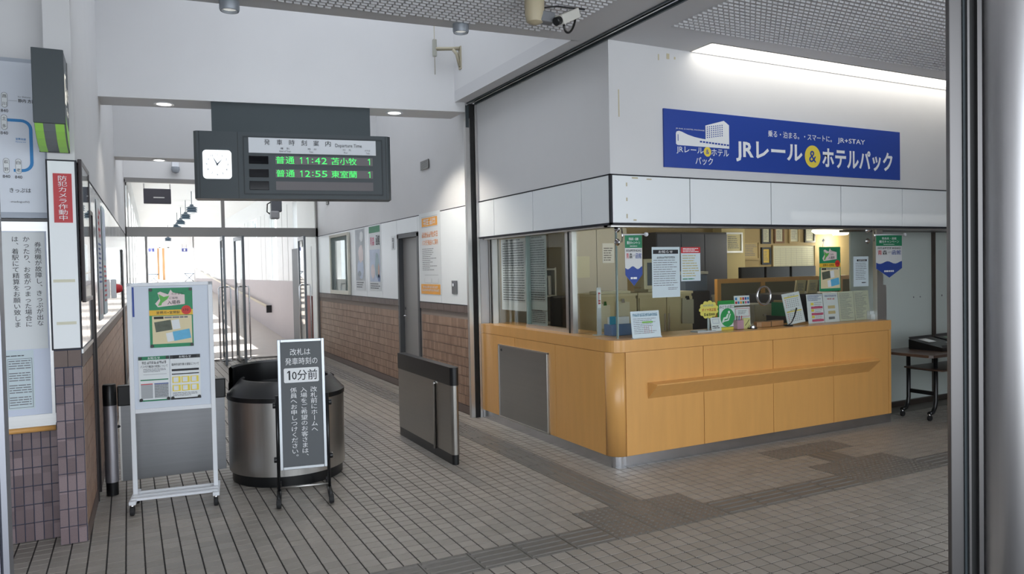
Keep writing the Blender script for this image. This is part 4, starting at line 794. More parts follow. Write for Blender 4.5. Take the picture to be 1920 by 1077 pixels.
t = thing('bubble_sign', 'yellow cloud shaped sign on a stand beside the green window sign', 'sign', (4.663, YI + .0, ZT)); n_ = 110; cl = [((.100 + .014 * abs(math.sin(k * 11 * math.pi / n_))) * math.cos(2 * math.pi * k / n_), .195 + (.070 + .014 * abs(math.sin(k * 11 * math.pi / n_))) * math.sin(2 * math.pi * k / n_)) for k in range(n_)]
prism('cloud_board', cl, 0, .004, mat('cloud_yellow', (240, 224, 110), .5), t, axis='Y'); text('H29.3月4日~', (-.065, .223, .065, .245), INKB, t); text('ダイヤ改正版', (-.085, .18, .085, .208), INKR, t, bold=.01); glyphs((-.06, .138, .07, .165), 5, INK, t, seed=6); box('stand', -.012, .012, .004, .01, 0, .14, mat('acrylic', (200, 210, 214), .1), t); box('stand_base', -.04, .04, -.02, .04, 0, .006, MATS['acrylic'], t)
t, wd, L_ = easel('small white card with ticket pictures under the yellow cloud sign', 4.66, 4.775, 1.168, 5.11, PAPER, .02); scribble((.01, .02, wd - .01, .05), 2, INK, t, -.002, .6, seed=6); quads('card_outline', [(.02, .07, wd - .02, .072), (.02, .11, wd - .02, .112), (.02, .07, .022, .112), (wd - .022, .07, wd - .02, .112)], NAVY, t)
t = thing('green_window_sign', 'green and white upright sign with reclining passenger symbol', 'sign', (4.773, YI, ZT)); wd, ht = .2, .27
box('board', 0, wd, 0, .01, 0, ht, mat('sign_board_green', (36, 148, 66), .4), t); quads('yellow_foot', [(0, 0, wd, .025)], INKY, t); quads('white_field', [(.012, .03, wd - .004, ht - .035)], INKW, t, -.001); text('みどりの窓口', (.016, ht - .072, wd - .008, ht - .042), INK, t, -.002, .01); disc('green_disc', .11, .115, .085, mat('disc_green', (40, 158, 84), .5), t, -.002)
disc('head', .128, .163, .013, INKW, t, -.003, 14); polyq('seated_figure', [(.105, .145), (.125, .15), (.11, .105), (.075, .1), (.055, .065), (.042, .072), (.06, .115), (.09, .12)], INKW, t, -.003); polyq('seat_shape', [(.14, .15), (.15, .145), (.125, .085), (.06, .075), (.06, .085), (.115, .095)], INKW, t, -.003)
t, wd, L_ = easel('white card board with coloured card logos', 4.99, 5.182, 1.352, 5.17, PAPER, .005, z0=1.262); 
for q in range(6): quads('card_mark', [(.012 + q * .03, .05, .034 + q * .03, .075)], (INKB, INKW, INKO, INKR, NAVY, INKB)[q], t, -.002); quads('card_mark', [(.012 + q * .03, .015, .034 + q * .03, .038)], (INKR, INKB, INKO, INKGR, PINK, NAVY)[q], t, -.002)
t, wd, L_ = easel('white card with red border below the card logo board', 4.995, 5.187, 1.245, 5.165, PAPER, .01); quads('border', [(.01, .11, wd - .01, .114), (.01, L_ - .015, wd - .01, L_ - .011), (.01, .11, .014, L_ - .011), (wd - .014, .11, wd - .01, L_ - .011)], INKR, t); scribble((.04, .13, wd - .04, L_ - .03), 3, INKG, t, -.002, .5)
t = thing('pen_holder', 'clear and pink acrylic pen holder behind the glass', 'pen holder', (4.956, 5.10, ZT)); boxes('cup', [(0, .005, 0, .06, 0, .085), (.075, .08, 0, .06, 0, .085), (.005, .075, 0, .004, 0, .085), (.005, .075, .056, .06, 0, .085), (0, .08, 0, .06, 0, .004)], mat('pink_acrylic', (196, 150, 170), .2), t)
for q in range(3): tube('pen', [(.02 + q * .02, .03, .006), (.015 + q * .03, .02, .125)], .004, (BLACK, NAVY, INKR)[q], t, 6)
t = thing('memo_block', 'small yellow memo block with black pen scribble beside pen holder', 'memo pad', (5.06, 5.13, ZT)); box('pad', 0, .085, 0, .006, 0, .1, mat('memo_yellow', (216, 210, 140), .6), t); tube('pen_mark', [(.02, -.003, .03), (.05, -.003, .06), (.07, -.003, .085)], .002, INK, t, 5)
t = thing('counter_bell', 'small chrome call bell on a black base on the counter', 'bell', (5.15, 5.11, ZT)); lathe('base', [(0, 0), (.045, 0), (.045, .008), (0, .008)], BLACK, t, 20); lathe('dome', [(.035, .008), (.032, .025), (.018, .035), (0, .037)], CHROME, t, 20); lathe('button', [(0, .047), (.005, .045), (.005, .036)], CHROME, t, 10)
t = thing('wooden_tray', 'brown rolled wooden tray lying on the counter behind glass', 'tray', (5.26, 5.16, ZT)); prism('tray_body', [(0, .0), (.03, -.03), (.34, -.01), (.40, .05), (.36, .09), (.02, .06)], .002, .05, mat('tray_wood', (178, 128, 84), .4, var=.15, scale=8), t); boxes('band', [(.16, .168, -.022, .07, .0, .053)], INK, t)
t = thing('counter_pen', 'black pen on a curved holder in front of the calendar', 'pen', (5.60, 5.09, ZT)); lathe('base', [(0, 0), (.045, 0), (.04, .012), (0, .014)], BLACK, t, 18); tube('stem', [(0, 0, .012), (.04, 0, .03), (.08, .0, .09), (.11, .0, .17)], [.005, .005, .006, .007], BLACK, t)
t = thing('coin_tray', 'flat pale cash tray on the counter under the card stand', 'tray', (4.47, 5.08, ZT)); box('tray_base', 0, .21, 0, .1, 0, .006, mat('tray_grey', (190, 196, 198), .3), t); boxes('tray_rim', [(0, .21, 0, .006, .006, .014), (0, .21, .094, .1, .006, .014), (0, .006, .006, .094, .006, .014), (.204, .21, .006, .094, .006, .014)], MATS['tray_grey'], t)
t = thing('leaflet_stand', 'narrow clear acrylic leaflet stand at the glass corner', 'leaflet stand', (3.665, 5.47, ZT)); box('back', 0, .045, .0, .004, .005, .42, mat('acrylic_back', (206, 212, 214), .2), t); box('foot', -.03, .07, -.03, .03, 0, .005, MATS['acrylic'], t); box('leaflet', .004, .041, -.004, 0, .24, .40, PAPER, t); glyphs((.01, .27, .036, .38), 1, INKR, t, -.006)
t = thing('tissue_box', 'blue plastic box with papers behind the corner glass', 'box', (3.70, 5.30, ZT)); box('box_body', 0, .23, 0, .12, 0, .1, mat('blue_plastic', (92, 122, 166), .4), t, .006); box('paper', .02, .21, .03, .09, .1, .16, PAPER, t); box('teal_card', .0, .06, .02, .03, .1, .17, mat('teal_card', (40, 140, 170), .5), t)
# side window: timetable sheets on the glass (face -X)
def tt(label, yl, z0, wd, ht, rows):
    t = sheet('timetable_sheet', label, 'timetable', (3.655, yl, z0), RZ, wd, ht, mat('timetable_paper', (196, 198, 196), .3, coat=.5), .003); L1 = [(wd * .06, ht * .12 + (ht * .82) * q / rows, wd * .95, ht * .12 + ht * .82 * q / rows + .002) for q in range(rows + 1)] + [(wd * (.06 + .89 * q / 8), ht * .12, wd * (.06 + .89 * q / 8) + .002, ht * .94) for q in range(9)]
    quads('table_rule', L1, INKG, t, -.001); scribble((wd * .07, ht * .12, wd * .94, ht * .94), rows, INK, t, -.0012, .45, seed=rows, rag=.05); scribble((wd * .2, ht * .955, wd * .8, ht * .985), 1, INK, t, -.001); return t
tt('large black printed timetable behind the left side window', 7.32, 1.20, .575, .77, 24); tt('green tinted timetable behind the sliding side window', 6.70, 1.225, .37, .75, 26); t = tt('small timetable card under the sliding window timetable', 6.65, 1.075, .32, .14, 6)

# ------------------------------------------------------------------ office interior behind the glass
CRM = mat('office_cream', (206, 190, 140), .7); OGR = mat('office_grey', (176, 176, 168), .7); ODK = mat('office_dark', (60, 60, 66), .6); BEIGE = mat('cabinet_beige', (196, 182, 140), .45); OTAN = mat('office_tan', (170, 150, 108), .7)
struct(boxes('floor_office', [(3.5, 14, 5.2, 9.6, -.003, .002)], mat('office_floor', (110, 106, 100), .6)))
struct(boxes('wall_back', [(3.6, 6.6, 9.25, 9.4, 0, 2.9), (6.6, 8.47, 9.25, 9.4, 0, 2.9), (8.47, 13.6, 9.25, 9.4, 0, 2.9)], OTAN))
struct(boxes('wall_office_left', [(3.60, 3.70, 7.45, 9.3, 0, 2.9)], OGR)); struct(boxes('wall_office_right', [(13.5, 13.6, 5.2, 9.3, 0, 2.9)], OTAN))
struct(boxes('ceiling_office', [(3.6, 13.6, 5.06, 9.4, 2.75, 2.85)], mat('office_ceiling', (200, 198, 188), .8)))
struct(box('trim_3', 8.48, 8.98, 9.05, 9.25, 0, 2.75, CRM))
def lampo(label, x, y, z, r_):  # lamps added inside the office in place of lamp reflections in the glass
    t = thing('added_office_lamp', label, 'lamp', (x, y, z)); lathe('diffuser', [(0, -.04), (r_ * .8, -.035), (r_, 0), (r_ * .95, .03)], mat('office_glow', (255, 246, 224), .5, emit=2.2), t, 24); lathe('cap', [(r_ * .95, .03), (r_ * .5, .06), (0, .06)], WHITE, t, 24); tube('stem', [(0, 0, .06), (0, 0, 2.75 - z)], .015, WHITE, t, 8)
    l = light('added_office_lamp_light', 'POINT', (0, 0, -.15), 26, color=(1, .9, .72), shadow_soft_size=.15); l.parent = t
lampo('large round lamp added for a reflection above the green poster', 9.66, 8.0, 2.13, .23); lampo('smaller round lamp added for a reflection behind the large one', 11.2, 9.0, 2.16, .15); lampo('round added lamp hanging over the office desks on the left', 6.0, 7.4, 2.35, .18)
def framed(label, x0, x1, z0, z1, fm, im, yy=9.24, fwid=.03, lines_=True, seed=1):
    t = thing('wall_frame', label, 'picture frame', (x0, yy, z0)); a, b = x1 - x0, z1 - z0; box('print', fwid, a - fwid, -.012, 0, fwid, b - fwid, im, t); boxes('frame', [(0, a, -.03, 0, 0, fwid), (0, a, -.03, 0, b - fwid, b), (0, fwid, -.03, 0, fwid, b - fwid), (a - fwid, a, -.03, 0, fwid, b - fwid)], fm, t)
    if lines_: scribble((fwid * 2, fwid * 2, a - fwid * 2, b - fwid * 2), 7, INKG, t, -.014, .5, seed=seed)
    return t
framed('white framed certificate on the cream pillar in the office', 8.53, 8.90, 1.83, 2.16, WHITE, mat('cert_cream', (216, 206, 160), .6), 9.04, .03, seed=2)
framed('plain tan notice board hanging right of the cream pillar', 9.05, 9.48, 1.71, 2.03, OTAN, mat('board_tan', (186, 166, 120), .6), seed=3)
framed('upper dark framed certificate on the office wall', 9.53, 9.74, 1.98, 2.27, BLACK, CREAMP, seed=4); framed('lower dark framed gold certificate on the office wall', 9.53, 9.74, 1.63, 1.92, BLACK, mat('cert_gold', (214, 186, 90), .6), seed=5)
framed('brown wooden framed certificate right of the dark framed ones', 9.83, 10.06, 1.99, 2.27, mat('frame_brown', (120, 84, 50), .5), CREAMP, seed=6); framed('light wooden framed certificate above the schedule board', 10.18, 10.43, 1.99, 2.27, OTAN, CREAMP, seed=7); framed('black framed certificate at the right above the schedule board', 10.56, 10.82, 2.0, 2.28, BLACK, CREAMP, seed=8)
t = framed('large cream schedule board with ruled grid on the office wall', 9.78, 10.82, 1.55, 1.96, OTAN, CREAMP, 9.24, .015, False); quads('grid_line', [(.06, .06 + q * .035, 1.0, .063 + q * .035) for q in range(9)] + [(.06 + q * .13, .04, .063 + q * .13, .36) for q in range(8)], INKG, t, -.014)
t = thing('wooden_partition', 'low office partition with maple frame and grey panels', 'partition', (6.48, 7.0, 0)); FABR = mat('partition_fabric', (118, 112, 92), .8)
box('top_rail', 0, 3.0, 0, .05, 1.41, 1.465, WOODE, t); box('post', 0, .06, 0, .05, 0, 1.41, WOODE, t); box('post', .74, .81, 0, .05, 0, 1.41, WOODE, t); box('post', 2.2, 2.27, 0, .05, 0, 1.41, WOODE, t); box('panel', .06, .74, .015, .035, .1, 1.41, FABR, t); box('panel', .81, 2.2, .015, .035, .1, 1.41, FABR, t); box('panel', 2.27, 3.0, .015, .035, .1, 1.41, FABR, t)
for q, (a, b, l_) in enumerate(((7.86, 8.32, 'left'), (8.36, 8.84, 'middle'), (8.88, 9.4, 'right'))):
    t = thing('office_monitor', l_ + ' black office monitor in the row behind the wooden partition', 'monitor', (a, 8.0, 1.2), group='black monitors behind the partition'); box('screen_case', 0, b - a, 0, .06, .12, .40, BLACK, t, .008); box('stand', (b - a) / 2 - .04, (b - a) / 2 + .04, .02, .06, .01, .13, BLACK, t); box('stand_base', (b - a) / 2 - .12, (b - a) / 2 + .12, -.03, .12, 0, .012, BLACK, t)
t = thing('office_desk', 'long grey office desk carrying the black monitors', 'desk', (7.7, 7.75, 0)); box('desk_top', 0, 1.95, 0, .7, 1.165, 1.2, OGR, t); box('side_panel', 0, .03, .02, .68, 0, 1.165, OGR, t); box('side_panel', 1.92, 1.95, .02, .68, 0, 1.165, OGR, t); box('front_panel', .03, 1.92, .02, .04, .2, 1.165, ODK, t)
def cabinet(label, x0, x1, y0, z1, m=BEIGE):
    t = thing('metal_cabinet', label, 'cabinet', (x0, y0, 0)); wd = x1 - x0; box('body', 0, wd, .01, .45, 0, z1, m, t); box('cabinet_top', -.01, wd + .01, -.005, .46, z1, z1 + .025, mat('cabinet_top', (208, 196, 156), .4), t)
    for q in (0, 1):
        d = box('door', wd * q / 2 + .008, wd * (q + 1) / 2 - .004, -.008, .01, .06, z1 - .03, m, t); box('handle', wd / 2 + (.02 if q else -.035), wd / 2 + (.035 if q else -.02), -.02, -.008, z1 * .72, z1 * .85, STEEL, d); boxes('louvre', [(wd * q / 2 + .04, wd * (q + 1) / 2 - .07, -.013, -.008, z1 - .14 - k * .022, z1 - .128 - k * .022) for k in range(6)], m, d)
    return t
cabinet('beige metal cabinet with louvred doors behind the counter', 4.67, 5.38, 6.2, 1.345); cabinet('plain beige cabinet left of the louvred cabinet', 4.15, 4.64, 6.2, 1.345)
t = thing('crt_monitor', 'beige tube computer monitor standing on the metal cabinet', 'monitor', (4.80, 6.27, 1.371)); CR = mat('crt_beige', (206, 198, 164), .4); box('bezel', 0, .4, 0, .06, .03, .35, CR, t, .01); box('screen', .04, .36, -.004, .0, .07, .31, mat('crt_glass', (96, 104, 110), .12), t); prism('rear_case', [(.02, .05), (.38, .05), (.3, .33), (.1, .33)], .05, .33, CR, t); box('foot', .08, .32, .04, .28, 0, .035, CR, t)
t = thing('keyboard', 'beige keyboard lying on top of the left cabinet', 'keyboard', (4.2, 6.24, 1.371)); prism('case', [(0, 0), (.4, 0), (.4, .16), (0, .16)], 0, .025, CR, t); boxes('keys', [(.015 + a * .024, .034 + a * .024, .015 + b * .028, .037 + b * .028, .025, .03) for a in range(15) for b in range(5)], mat('key_cream', (224, 218, 196), .5), t)
for q, (x0, x1, z0, z1, l_) in enumerate(((4.36, 4.53, 1.08, 1.30, 'cream paper bundle clipped to the left cabinet front'), (5.21, 5.37, 1.02, 1.30, 'grey pouch clipped to the louvred cabinet door'), (4.16, 4.29, 1.02, 1.28, 'cream slip bundle clipped at the cabinet corner'))):
    t = thing('clipped_papers', l_, 'papers', (x0, 6.165, z0)); prism('sheet_bundle', [(0, .01), ((x1 - x0), 0), ((x1 - x0), (z1 - z0) * .93), (.01, (z1 - z0))], 0, .012, mat('bundle_cream', (206, 198, 168), .6) if q != 1 else mat('pouch_grey', (170, 164, 140), .6), t, axis='Y'); prism('clip', [((x1 - x0) / 2 - .02, z1 - z0 - .02), ((x1 - x0) / 2 + .02, z1 - z0 - .02), ((x1 - x0) / 2 + .012, z1 - z0 + .02), ((x1 - x0) / 2 - .012, z1 - z0 + .02)], -.008, .02, BLACK if q == 1 else CHROME, t, axis='Y')
t = thing('office_chair', 'black office chair behind the counter corner', 'chair', (4.47, 7.05, 0), R(12)); box('seat', -.22, .22, -.22, .22, .68, .76, BLACKM, t, .03); box('backrest', -.2, .2, .2, .26, .85, 1.33, BLACKM, t, .025); tube('back_post', [(0, .2, .72), (0, .27, .95)], .02, BLACK, t); tube('gas_column', [(0, 0, .08), (0, 0, .68)], .025, CHROME, t)
for k in range(5): tube('leg', [(0, 0, .1), (.26 * math.cos(R(72 * k)), .26 * math.sin(R(72 * k)), .03)], [.025, .02], BLACK, t)
t = thing('wall_cupboard', 'pale grey cupboard with calendar sheets on the office back wall', 'cupboard', (5.35, 8.75, 1.2)); box('body', 0, 1.05, .02, .45, 0, 1.0, mat('cupboard_grey', (190, 188, 178), .5), t); box('door', .005, .52, 0, .02, .01, .99, MATS['cupboard_grey'], t); box('door', .53, 1.045, 0, .02, .01, .99, MATS['cupboard_grey'], t); box('pinned_calendar', .62, .82, -.004, 0, .5, .78, PAPER, t); scribble((.64, .52, .8, .72), 6, INKG, t, -.006); box('pinned_sheet', .1, .4, -.004, 0, .3, .6, CREAMP, t)
t = thing('filing_shelf', 'grey steel shelf unit with binders at the left office wall', 'shelf', (4.30, 7.9, 0)); box('side', 0, .02, 0, .35, 0, 1.65, OGR, t); box('side', .38, .40, 0, .35, 0, 1.65, OGR, t); 
for k in range(5): box('shelf_board', .02, .38, 0, .35, .3 + k * .33, .32 + k * .33, OGR, t)
box('back', .02, .38, .33, .35, .05, 1.65, ODK, t)
for q in range(6):
    bb = tag(boxes('binder', [(4.335 + q * .052, 4.38 + q * .052, 7.92, 8.14, 1.315, 1.31 + .22 + .02 * (q % 2))], (BEIGE, NAVY, OGR, CRM, ODK, OGR)[q]), ('beige', 'navy', 'light grey', 'cream', 'charcoal', 'pale grey, rightmost')[q] + ' binder on the upper board of the office shelf', 'binder', 'binders on the office shelf'); bevelled(bb, .004)
t = thing('office_locker', 'dark grey tall lockers along the office back wall', 'locker', (7.05, 8.89, 0)); box('body', 0, 1.4, .02, .35, 0, 2.15, ODK, t)
for q in range(3): d = box('door', .01 + q * .465, .46 + q * .465, 0, .02, .05, 2.12, mat('locker_slate', (84, 88, 104), .5), t); box('handle', .38 + q * .465, .40 + q * .465, -.02, 0, 1.0, 1.15, STEEL, d)
t = thing('storage_box', 'grey blue storage box on a stand in the dark part of the office', 'box', (6.48, 7.6, 0)); box('stand', 0, .42, 0, .3, 0, 1.3, ODK, t); box('box_body', .02, .4, .02, .28, 1.3, 1.52, mat('box_blue', (96, 110, 132), .5), t, .006); box('box_lid', .01, .41, .01, .29, 1.52, 1.56, OGR, t, .006)
t = thing('drawer_unit', 'light grey box unit behind the speaking ring', 'drawer unit', (6.08, 6.0, 0)); box('body', 0, .3, .01, .3, 0, 1.2, OGR, t); 
for k in range(4): d = box('drawer', .01, .29, 0, .01, .05 + k * .29, .32 + k * .29, mat('drawer_cream', (190, 184, 160), .5), t); box('knob', .13, .17, -.012, 0, .2 + k * .29, .22 + k * .29, STEEL, d)
for q, (x0, l_) in enumerate(((6.71, 'left'), (6.91, 'right'))):
    t = thing('desk_memo_stand', l_ + ' cream memo calendar leaning above the wooden partition side', 'calendar', (x0, 6.0, 1.295)); prism('board', [(0, 0), (.15, 0), (.18, .155), (.03, .155)], 0, .02, mat('memo_cream', (190, 178, 140), .6), t, axis='Y'); scribble((.04, .03, .14, .12), 6, INKG, t, -.002)
t = thing('side_desk', 'dark desk behind the counter carrying the memo calendars', 'desk', (6.45, 5.9, 0)); box('desk_top', 0, 1.0, 0, .6, 1.265, 1.295, ODK, t); box('side_panel', 0, .03, .02, .58, 0, 1.265, ODK, t); box('side_panel', .97, 1.0, .02, .58, 0, 1.265, ODK, t); box('back_panel', .03, .97, .56, .58, .1, 1.265, ODK, t)
for q in range(4):
    bb = tag(box('binder', 6.02 + q * .032, 6.046 + q * .032, 5.5, 5.7, 1.0, 1.24 + .02 * (q % 2), (INKGR, OTAN, INKY, ODK)[q], None, .003), ('green', 'tan', 'yellow', 'charcoal')[q] + ' folder standing upright left of the calendar', 'folder', 'upright folders behind the counter')
t = thing('folder_rack', 'low dark rack holding the upright folders', 'rack', (6.0, 5.48, 0)); box('rack_body', 0, .16, 0, .26, 0, .99, ODK, t); box('rack_end', -.012, 0, 0, .26, .99, 1.1, ODK, t)

# ------------------------------------------------------------------ folding table at the right
t = thing('folding_table', 'dark brown folding table on casters beside the counter end', 'table', (6.95, 4.55, 0)); DBR = mat('table_brown', (74, 58, 50), .35); 
prism('tabletop', [(0, .03), (.03, 0), (1.77, 0), (1.8, .03), (1.8, .57), (1.77, .6), (.03, .6), (0, .57)], .685, .712, DBR, t); box('shelf', .3, 1.6, .08, .5, .52, .535, DBR, t)
for s in (0, 1):
    ys = .22 + .3 * s
    for xx, sg in ((.40, -1), (1.45, 1)):
        lg = tube('leg', [(xx, ys, .685), (xx, ys, .2), (xx + sg * .015, ys, .13), (xx + sg * .05, ys, .085), (xx + sg * .11, ys, .075)], .021, BLACK, t, 10)
        cs = lathe('caster', [(0, .012), (.028, .012), (.03, .008), (.03, -.008), (.028, -.012), (0, -.012)], RUBBER, lg, 16); cs.matrix_local = Matrix.Translation((xx + sg * .10, ys, .03)) @ Matrix.Rotation(R(90), 4, 'X'); tube('caster_fork', [(xx + sg * .10, ys, .075), (xx + sg * .10, ys, .04)], .012, CHROME, lg, 8)
for xx in (.40, 1.45): box('stretcher', xx - .012, xx + .012, .22, .52, .25, .29, BLACK, t); box('shelf_bar', xx - .01, xx + .01, .22, .52, .50, .52, BLACK, t)
t = thing('document_tray', 'black sloping document tray with leaflets on the brown table', 'tray', (7.36, 4.70, .712), R(3))
def tray_mesh(t, x0, wd, dp):
    mesh('tray_body', [(x0, 0, 0), (x0 + wd, 0, 0), (x0 + wd, dp, 0), (x0, dp, 0), (x0, 0, .035), (x0 + wd, 0, .035), (x0 + wd, dp, .10), (x0, dp, .10)], [(0, 3, 2, 1), (0, 1, 5, 4), (1, 2, 6, 5), (2, 3, 7, 6), (3, 0, 4, 7), (4, 5, 6, 7)], BLACK, t)
    mesh('tray_rim', [(x0, 0, .034), (x0 + wd, 0, .034), (x0 + wd, .015, .06), (x0, .015, .06), (x0, dp - .01, .099), (x0 + wd, dp - .01, .099), (x0 + wd, dp, .125), (x0, dp, .125)], [(0, 1, 2, 3), (4, 5, 6, 7)], BLACK, t)
tray_mesh(t, 0, .42, .36); mesh('leaflet', [(.1, .2, .075), (.24, .2, .075), (.24, .32, .097), (.1, .32, .097)], [(0, 1, 2, 3)], PAPER, t); mesh('leaflet', [(.3, .03, .045), (.41, .03, .045), (.41, .14, .066), (.3, .14, .066)], [(0, 1, 2, 3)], PAPERB, t)
t = thing('document_tray', 'second black document tray with green leaflet farther right on the table', 'tray', (7.86, 4.74, .712), R(3)); tray_mesh(t, 0, .42, .36); mesh('leaflet', [(.05, .1, .06), (.3, .1, .06), (.3, .3, .096), (.05, .3, .096)], [(0, 1, 2, 3)], mat('leaflet_green', (150, 180, 160), .5), t)

# ------------------------------------------------------------------ ticket gates
t = thing('ticket_gate', 'steel gate end panel with black cap standing by the corridor', 'gate', (2.385, 5.755, 0))
def round_end(o_, w_=.07, y1=1.385, n_=28): 
    out = []; r_ = w_ / 2 - o_
    out += [(w_ / 2 + r_ * math.cos(R(180 + 180 * k / n_)), w_ / 2 + r_ * math.sin(R(180 + 180 * k / n_))) for k in range(n_ + 1)]
    return out + [(w_ - o_, y1 - o_), (o_, y1 - o_)]
prism('base', round_end(.004), 0, .085, BLACK, t); prism('body', round_end(0), .085, .672, mat('gate_body_steel', (168, 165, 160), .3, 1.0, var=.05, scale=60, stretch=(.02, .02, 1)), t); prism('cap', round_end(-.004), .672, .825, BLACK, t); tube('handle_bar', [(-.012, .385, .07), (-.012, .385, .64), (-.006, .37, .66)], .012, STEEL, t, 8); 
BOL = mat('bollard_grey', (172, 170, 176), .36, .8)
t = thing('gate_post', 'grey cylindrical gate post with black top beside the left wall', 'post', (-.15, 6.35, 0)); lathe('base', [(0, 0), (.042, 0), (.042, .10), (0, .10)], BLACK, t, 24); lathe('shaft', [(.046, .10), (.046, .68)], BOL, t, 28); lathe('cap', [(.047, .68), (.047, .83), (.042, .838), (0, .838)], BLACK, t, 28)
t = thing('swing_gate', 'wide steel swing gate with black top rail left of the round booth', 'gate', (-.10, 6.42, 0), R(-2)); prism('steel_panel', [(.02, 0), (.765, 0), (.765, .06), (.02, .06)], .075, .655, mat('gate_steel', (134, 135, 138), .3, 1.0, var=.08, scale=50, stretch=(.02, .02, 1)), t); box('top_rail', 0, .775, -.012, .072, .655, .81, BLACK, t, .008); box('seam_trim', .008, .02, -.003, .063, .08, .655, STEEL, t); tube('hinge_arm', [(-.02, -.031, .5), (.02, .02, .5)], .012, BLACK, t); 
# round staff booth
t = thing('gate_booth', 'round steel staff booth with black sloping collar behind the grey sign', 'booth', (1.135, 6.285, 0)); 
lathe('base', [(.435, .0), (.435, .085)], BLACK, t, 56); lathe('drum', [(.435, .085), (.457, .085), (.457, .655), (.44, .655)], STEEL, t, 64)
lathe('collar', [(.463, .655), (.463, .69), (.45, .70), (.36, .80), (.345, .805), (.335, .795), (.335, .45)], BLACK, t, 56, a0=-205, a1=25)
lathe('back_screen', [(.455, .66), (.455, .88), (.44, .895), (.425, .88), (.425, .45)], BLACK, t, 40, a0=45, a1=135 + 25)
lathe('screen_shoulder', [(.46, .655), (.46, .76), (.43, .78), (.40, .45)], BLACK, t, 30, a0=20, a1=160); lathe('inner_floor', [(0, .45), (.43, .45)], BLACKM, t, 40)
# white notice stand
sa = math.atan2(5.824 - 5.888, .533)
t = thing('notice_stand', 'white rolling notice stand with posters in front of the gate', 'notice stand', (0.0, 5.888, 0), sa); SWd = .56
for xx in (0, SWd - .03): box('upright', xx - .012, xx + .018, -.012, .018, .10, 1.60, WHITE, t, .003)
box('top_rail', -.012, SWd - .012, -.012, .018, 1.575, 1.60, WHITE, t, .003); box('lower_rail', .018, SWd - .04, -.010, .016, .675, .705, WHITE, t, .003); box('board', .018, SWd - .042, .0, .012, .705, 1.575, mat('board_bluewhite', (206, 214, 226), .35), t)
for yy in (-.12, -.04, .05): box('base_slat', -.01, SWd - .012, yy - .02, yy + .012, .088, .105, WHITE, t, .003)
for xx in (-.02, SWd - .045): box('base_foot', xx, xx + .045, -.19, .14, .075, .10, WHITE, t, .004)
for xx in (.0, SWd - .025):
    for yy in (-.17, .12): 
        c_ = lathe('caster', [(0, .014), (.03, .014), (.034, .009), (.034, -.009), (.03, -.014), (0, -.014)], RUBBER, t, 16); c_.matrix_local = Matrix.Translation((xx, yy, .034)) @ Matrix.Rotation(R(90), 4, 'Y'); tube('caster_fork', [(xx, yy, .08), (xx, yy, .05)], .014, CHROME, t, 8)
quads('blue_strip', [(.021, 1.36, .033, 1.57)], NAVY, t, -.001)
def onstand(u, z, off=-.0): v = Matrix.Rotation(sa, 3, 'Z') @ Vector((u, off, 0)); return (v.x, 5.888 + v.y, z)
def magnets(t, wd, ht):
    for x in (.012, wd - .012):
        for z in (.012, ht - .012): lathe('magnet', [(0, .008), (.011, .008), (.012, 0)], BLACK, t, 12).matrix_local = Matrix.Translation((x, -.002, z)) @ Matrix.Rotation(R(90), 4, 'X')
t = sheet('ticket_poster', 'green ticket poster at the top of the white rolling stand', 'poster', onstand(.128, 1.135, -.004), sa, .285, .425, PAPER); ticketposter(t, .285, .425, 1); magnets(t, .285, .425)
t = sheet('paper_notice', 'notice with green title bar at lower left of the rolling stand', 'notice', onstand(.048, .755, -.004), sa, .2, .32, PAPER); quads('title_bar', [(0, .295, .2, .32)], INKGR, t, -.001); text('お知らせ', (.06, .299, .14, .316), INKW, t, -.002, .01); glyphs((.02, .265, .18, .285), 10, INK, t, -.001, 3); text('バス代行輸送の実施について', (.012, .238, .188, .258), INK, t, -.001, .01); scribble((.03, .205, .18, .232), 3, INKG, t, -.001); quads('route_line', [(.03, .19, .18, .192)], INKG, t); quads('table_block', [(.012, .02, .088, .12), (.098, .02, .19, .12)], mat('table_grey', (168, 172, 176), .6), t, -.001); quads('green_bar', [(.01, .148, .19, .156), (0, 0, .2, .01)], INKGR, t); quads('red_bar', [(.012, .12, .088, .126)], INKR, t); quads('blue_bar', [(.098, .12, .19, .126)], NAVY, t); scribble((.1, .025, .188, .115), 8, INK, t, -.002, .3, seed=4, rag=.05); magnets(t, .2, .32)
t = sheet('paper_notice', 'notice with black title bar at lower right of the rolling stand', 'notice', onstand(.252, .755, -.006), sa, .2, .32, PAPER); quads('title_bar', [(0, .295, .2, .32)], INK, t, -.001); text('お知らせ', (.06, .299, .14, .316), INKW, t, -.002, .01); text('臨時快速列車の運転について', (.01, .243, .19, .262), INK, t, -.001, .01); quads('black_bar', [(.01, .205, .19, .22), (.01, .18, .19, .187), (0, 0, .2, .01)], INK, t)
for a in range(3):
    for b in range(2): quads('table_block', [(.012 + a * .06, .06 + b * .06, .066 + a * .06, .105 + b * .06)], INKY, t, -.001); quads('table_cell', [(.02 + a * .06, .066 + b * .06, .052 + a * .06, .1 + b * .06)], PAPER, t, -.002)
scribble((.012, .02, .18, .05), 3, INKG, t, -.001); magnets(t, .2, .32)
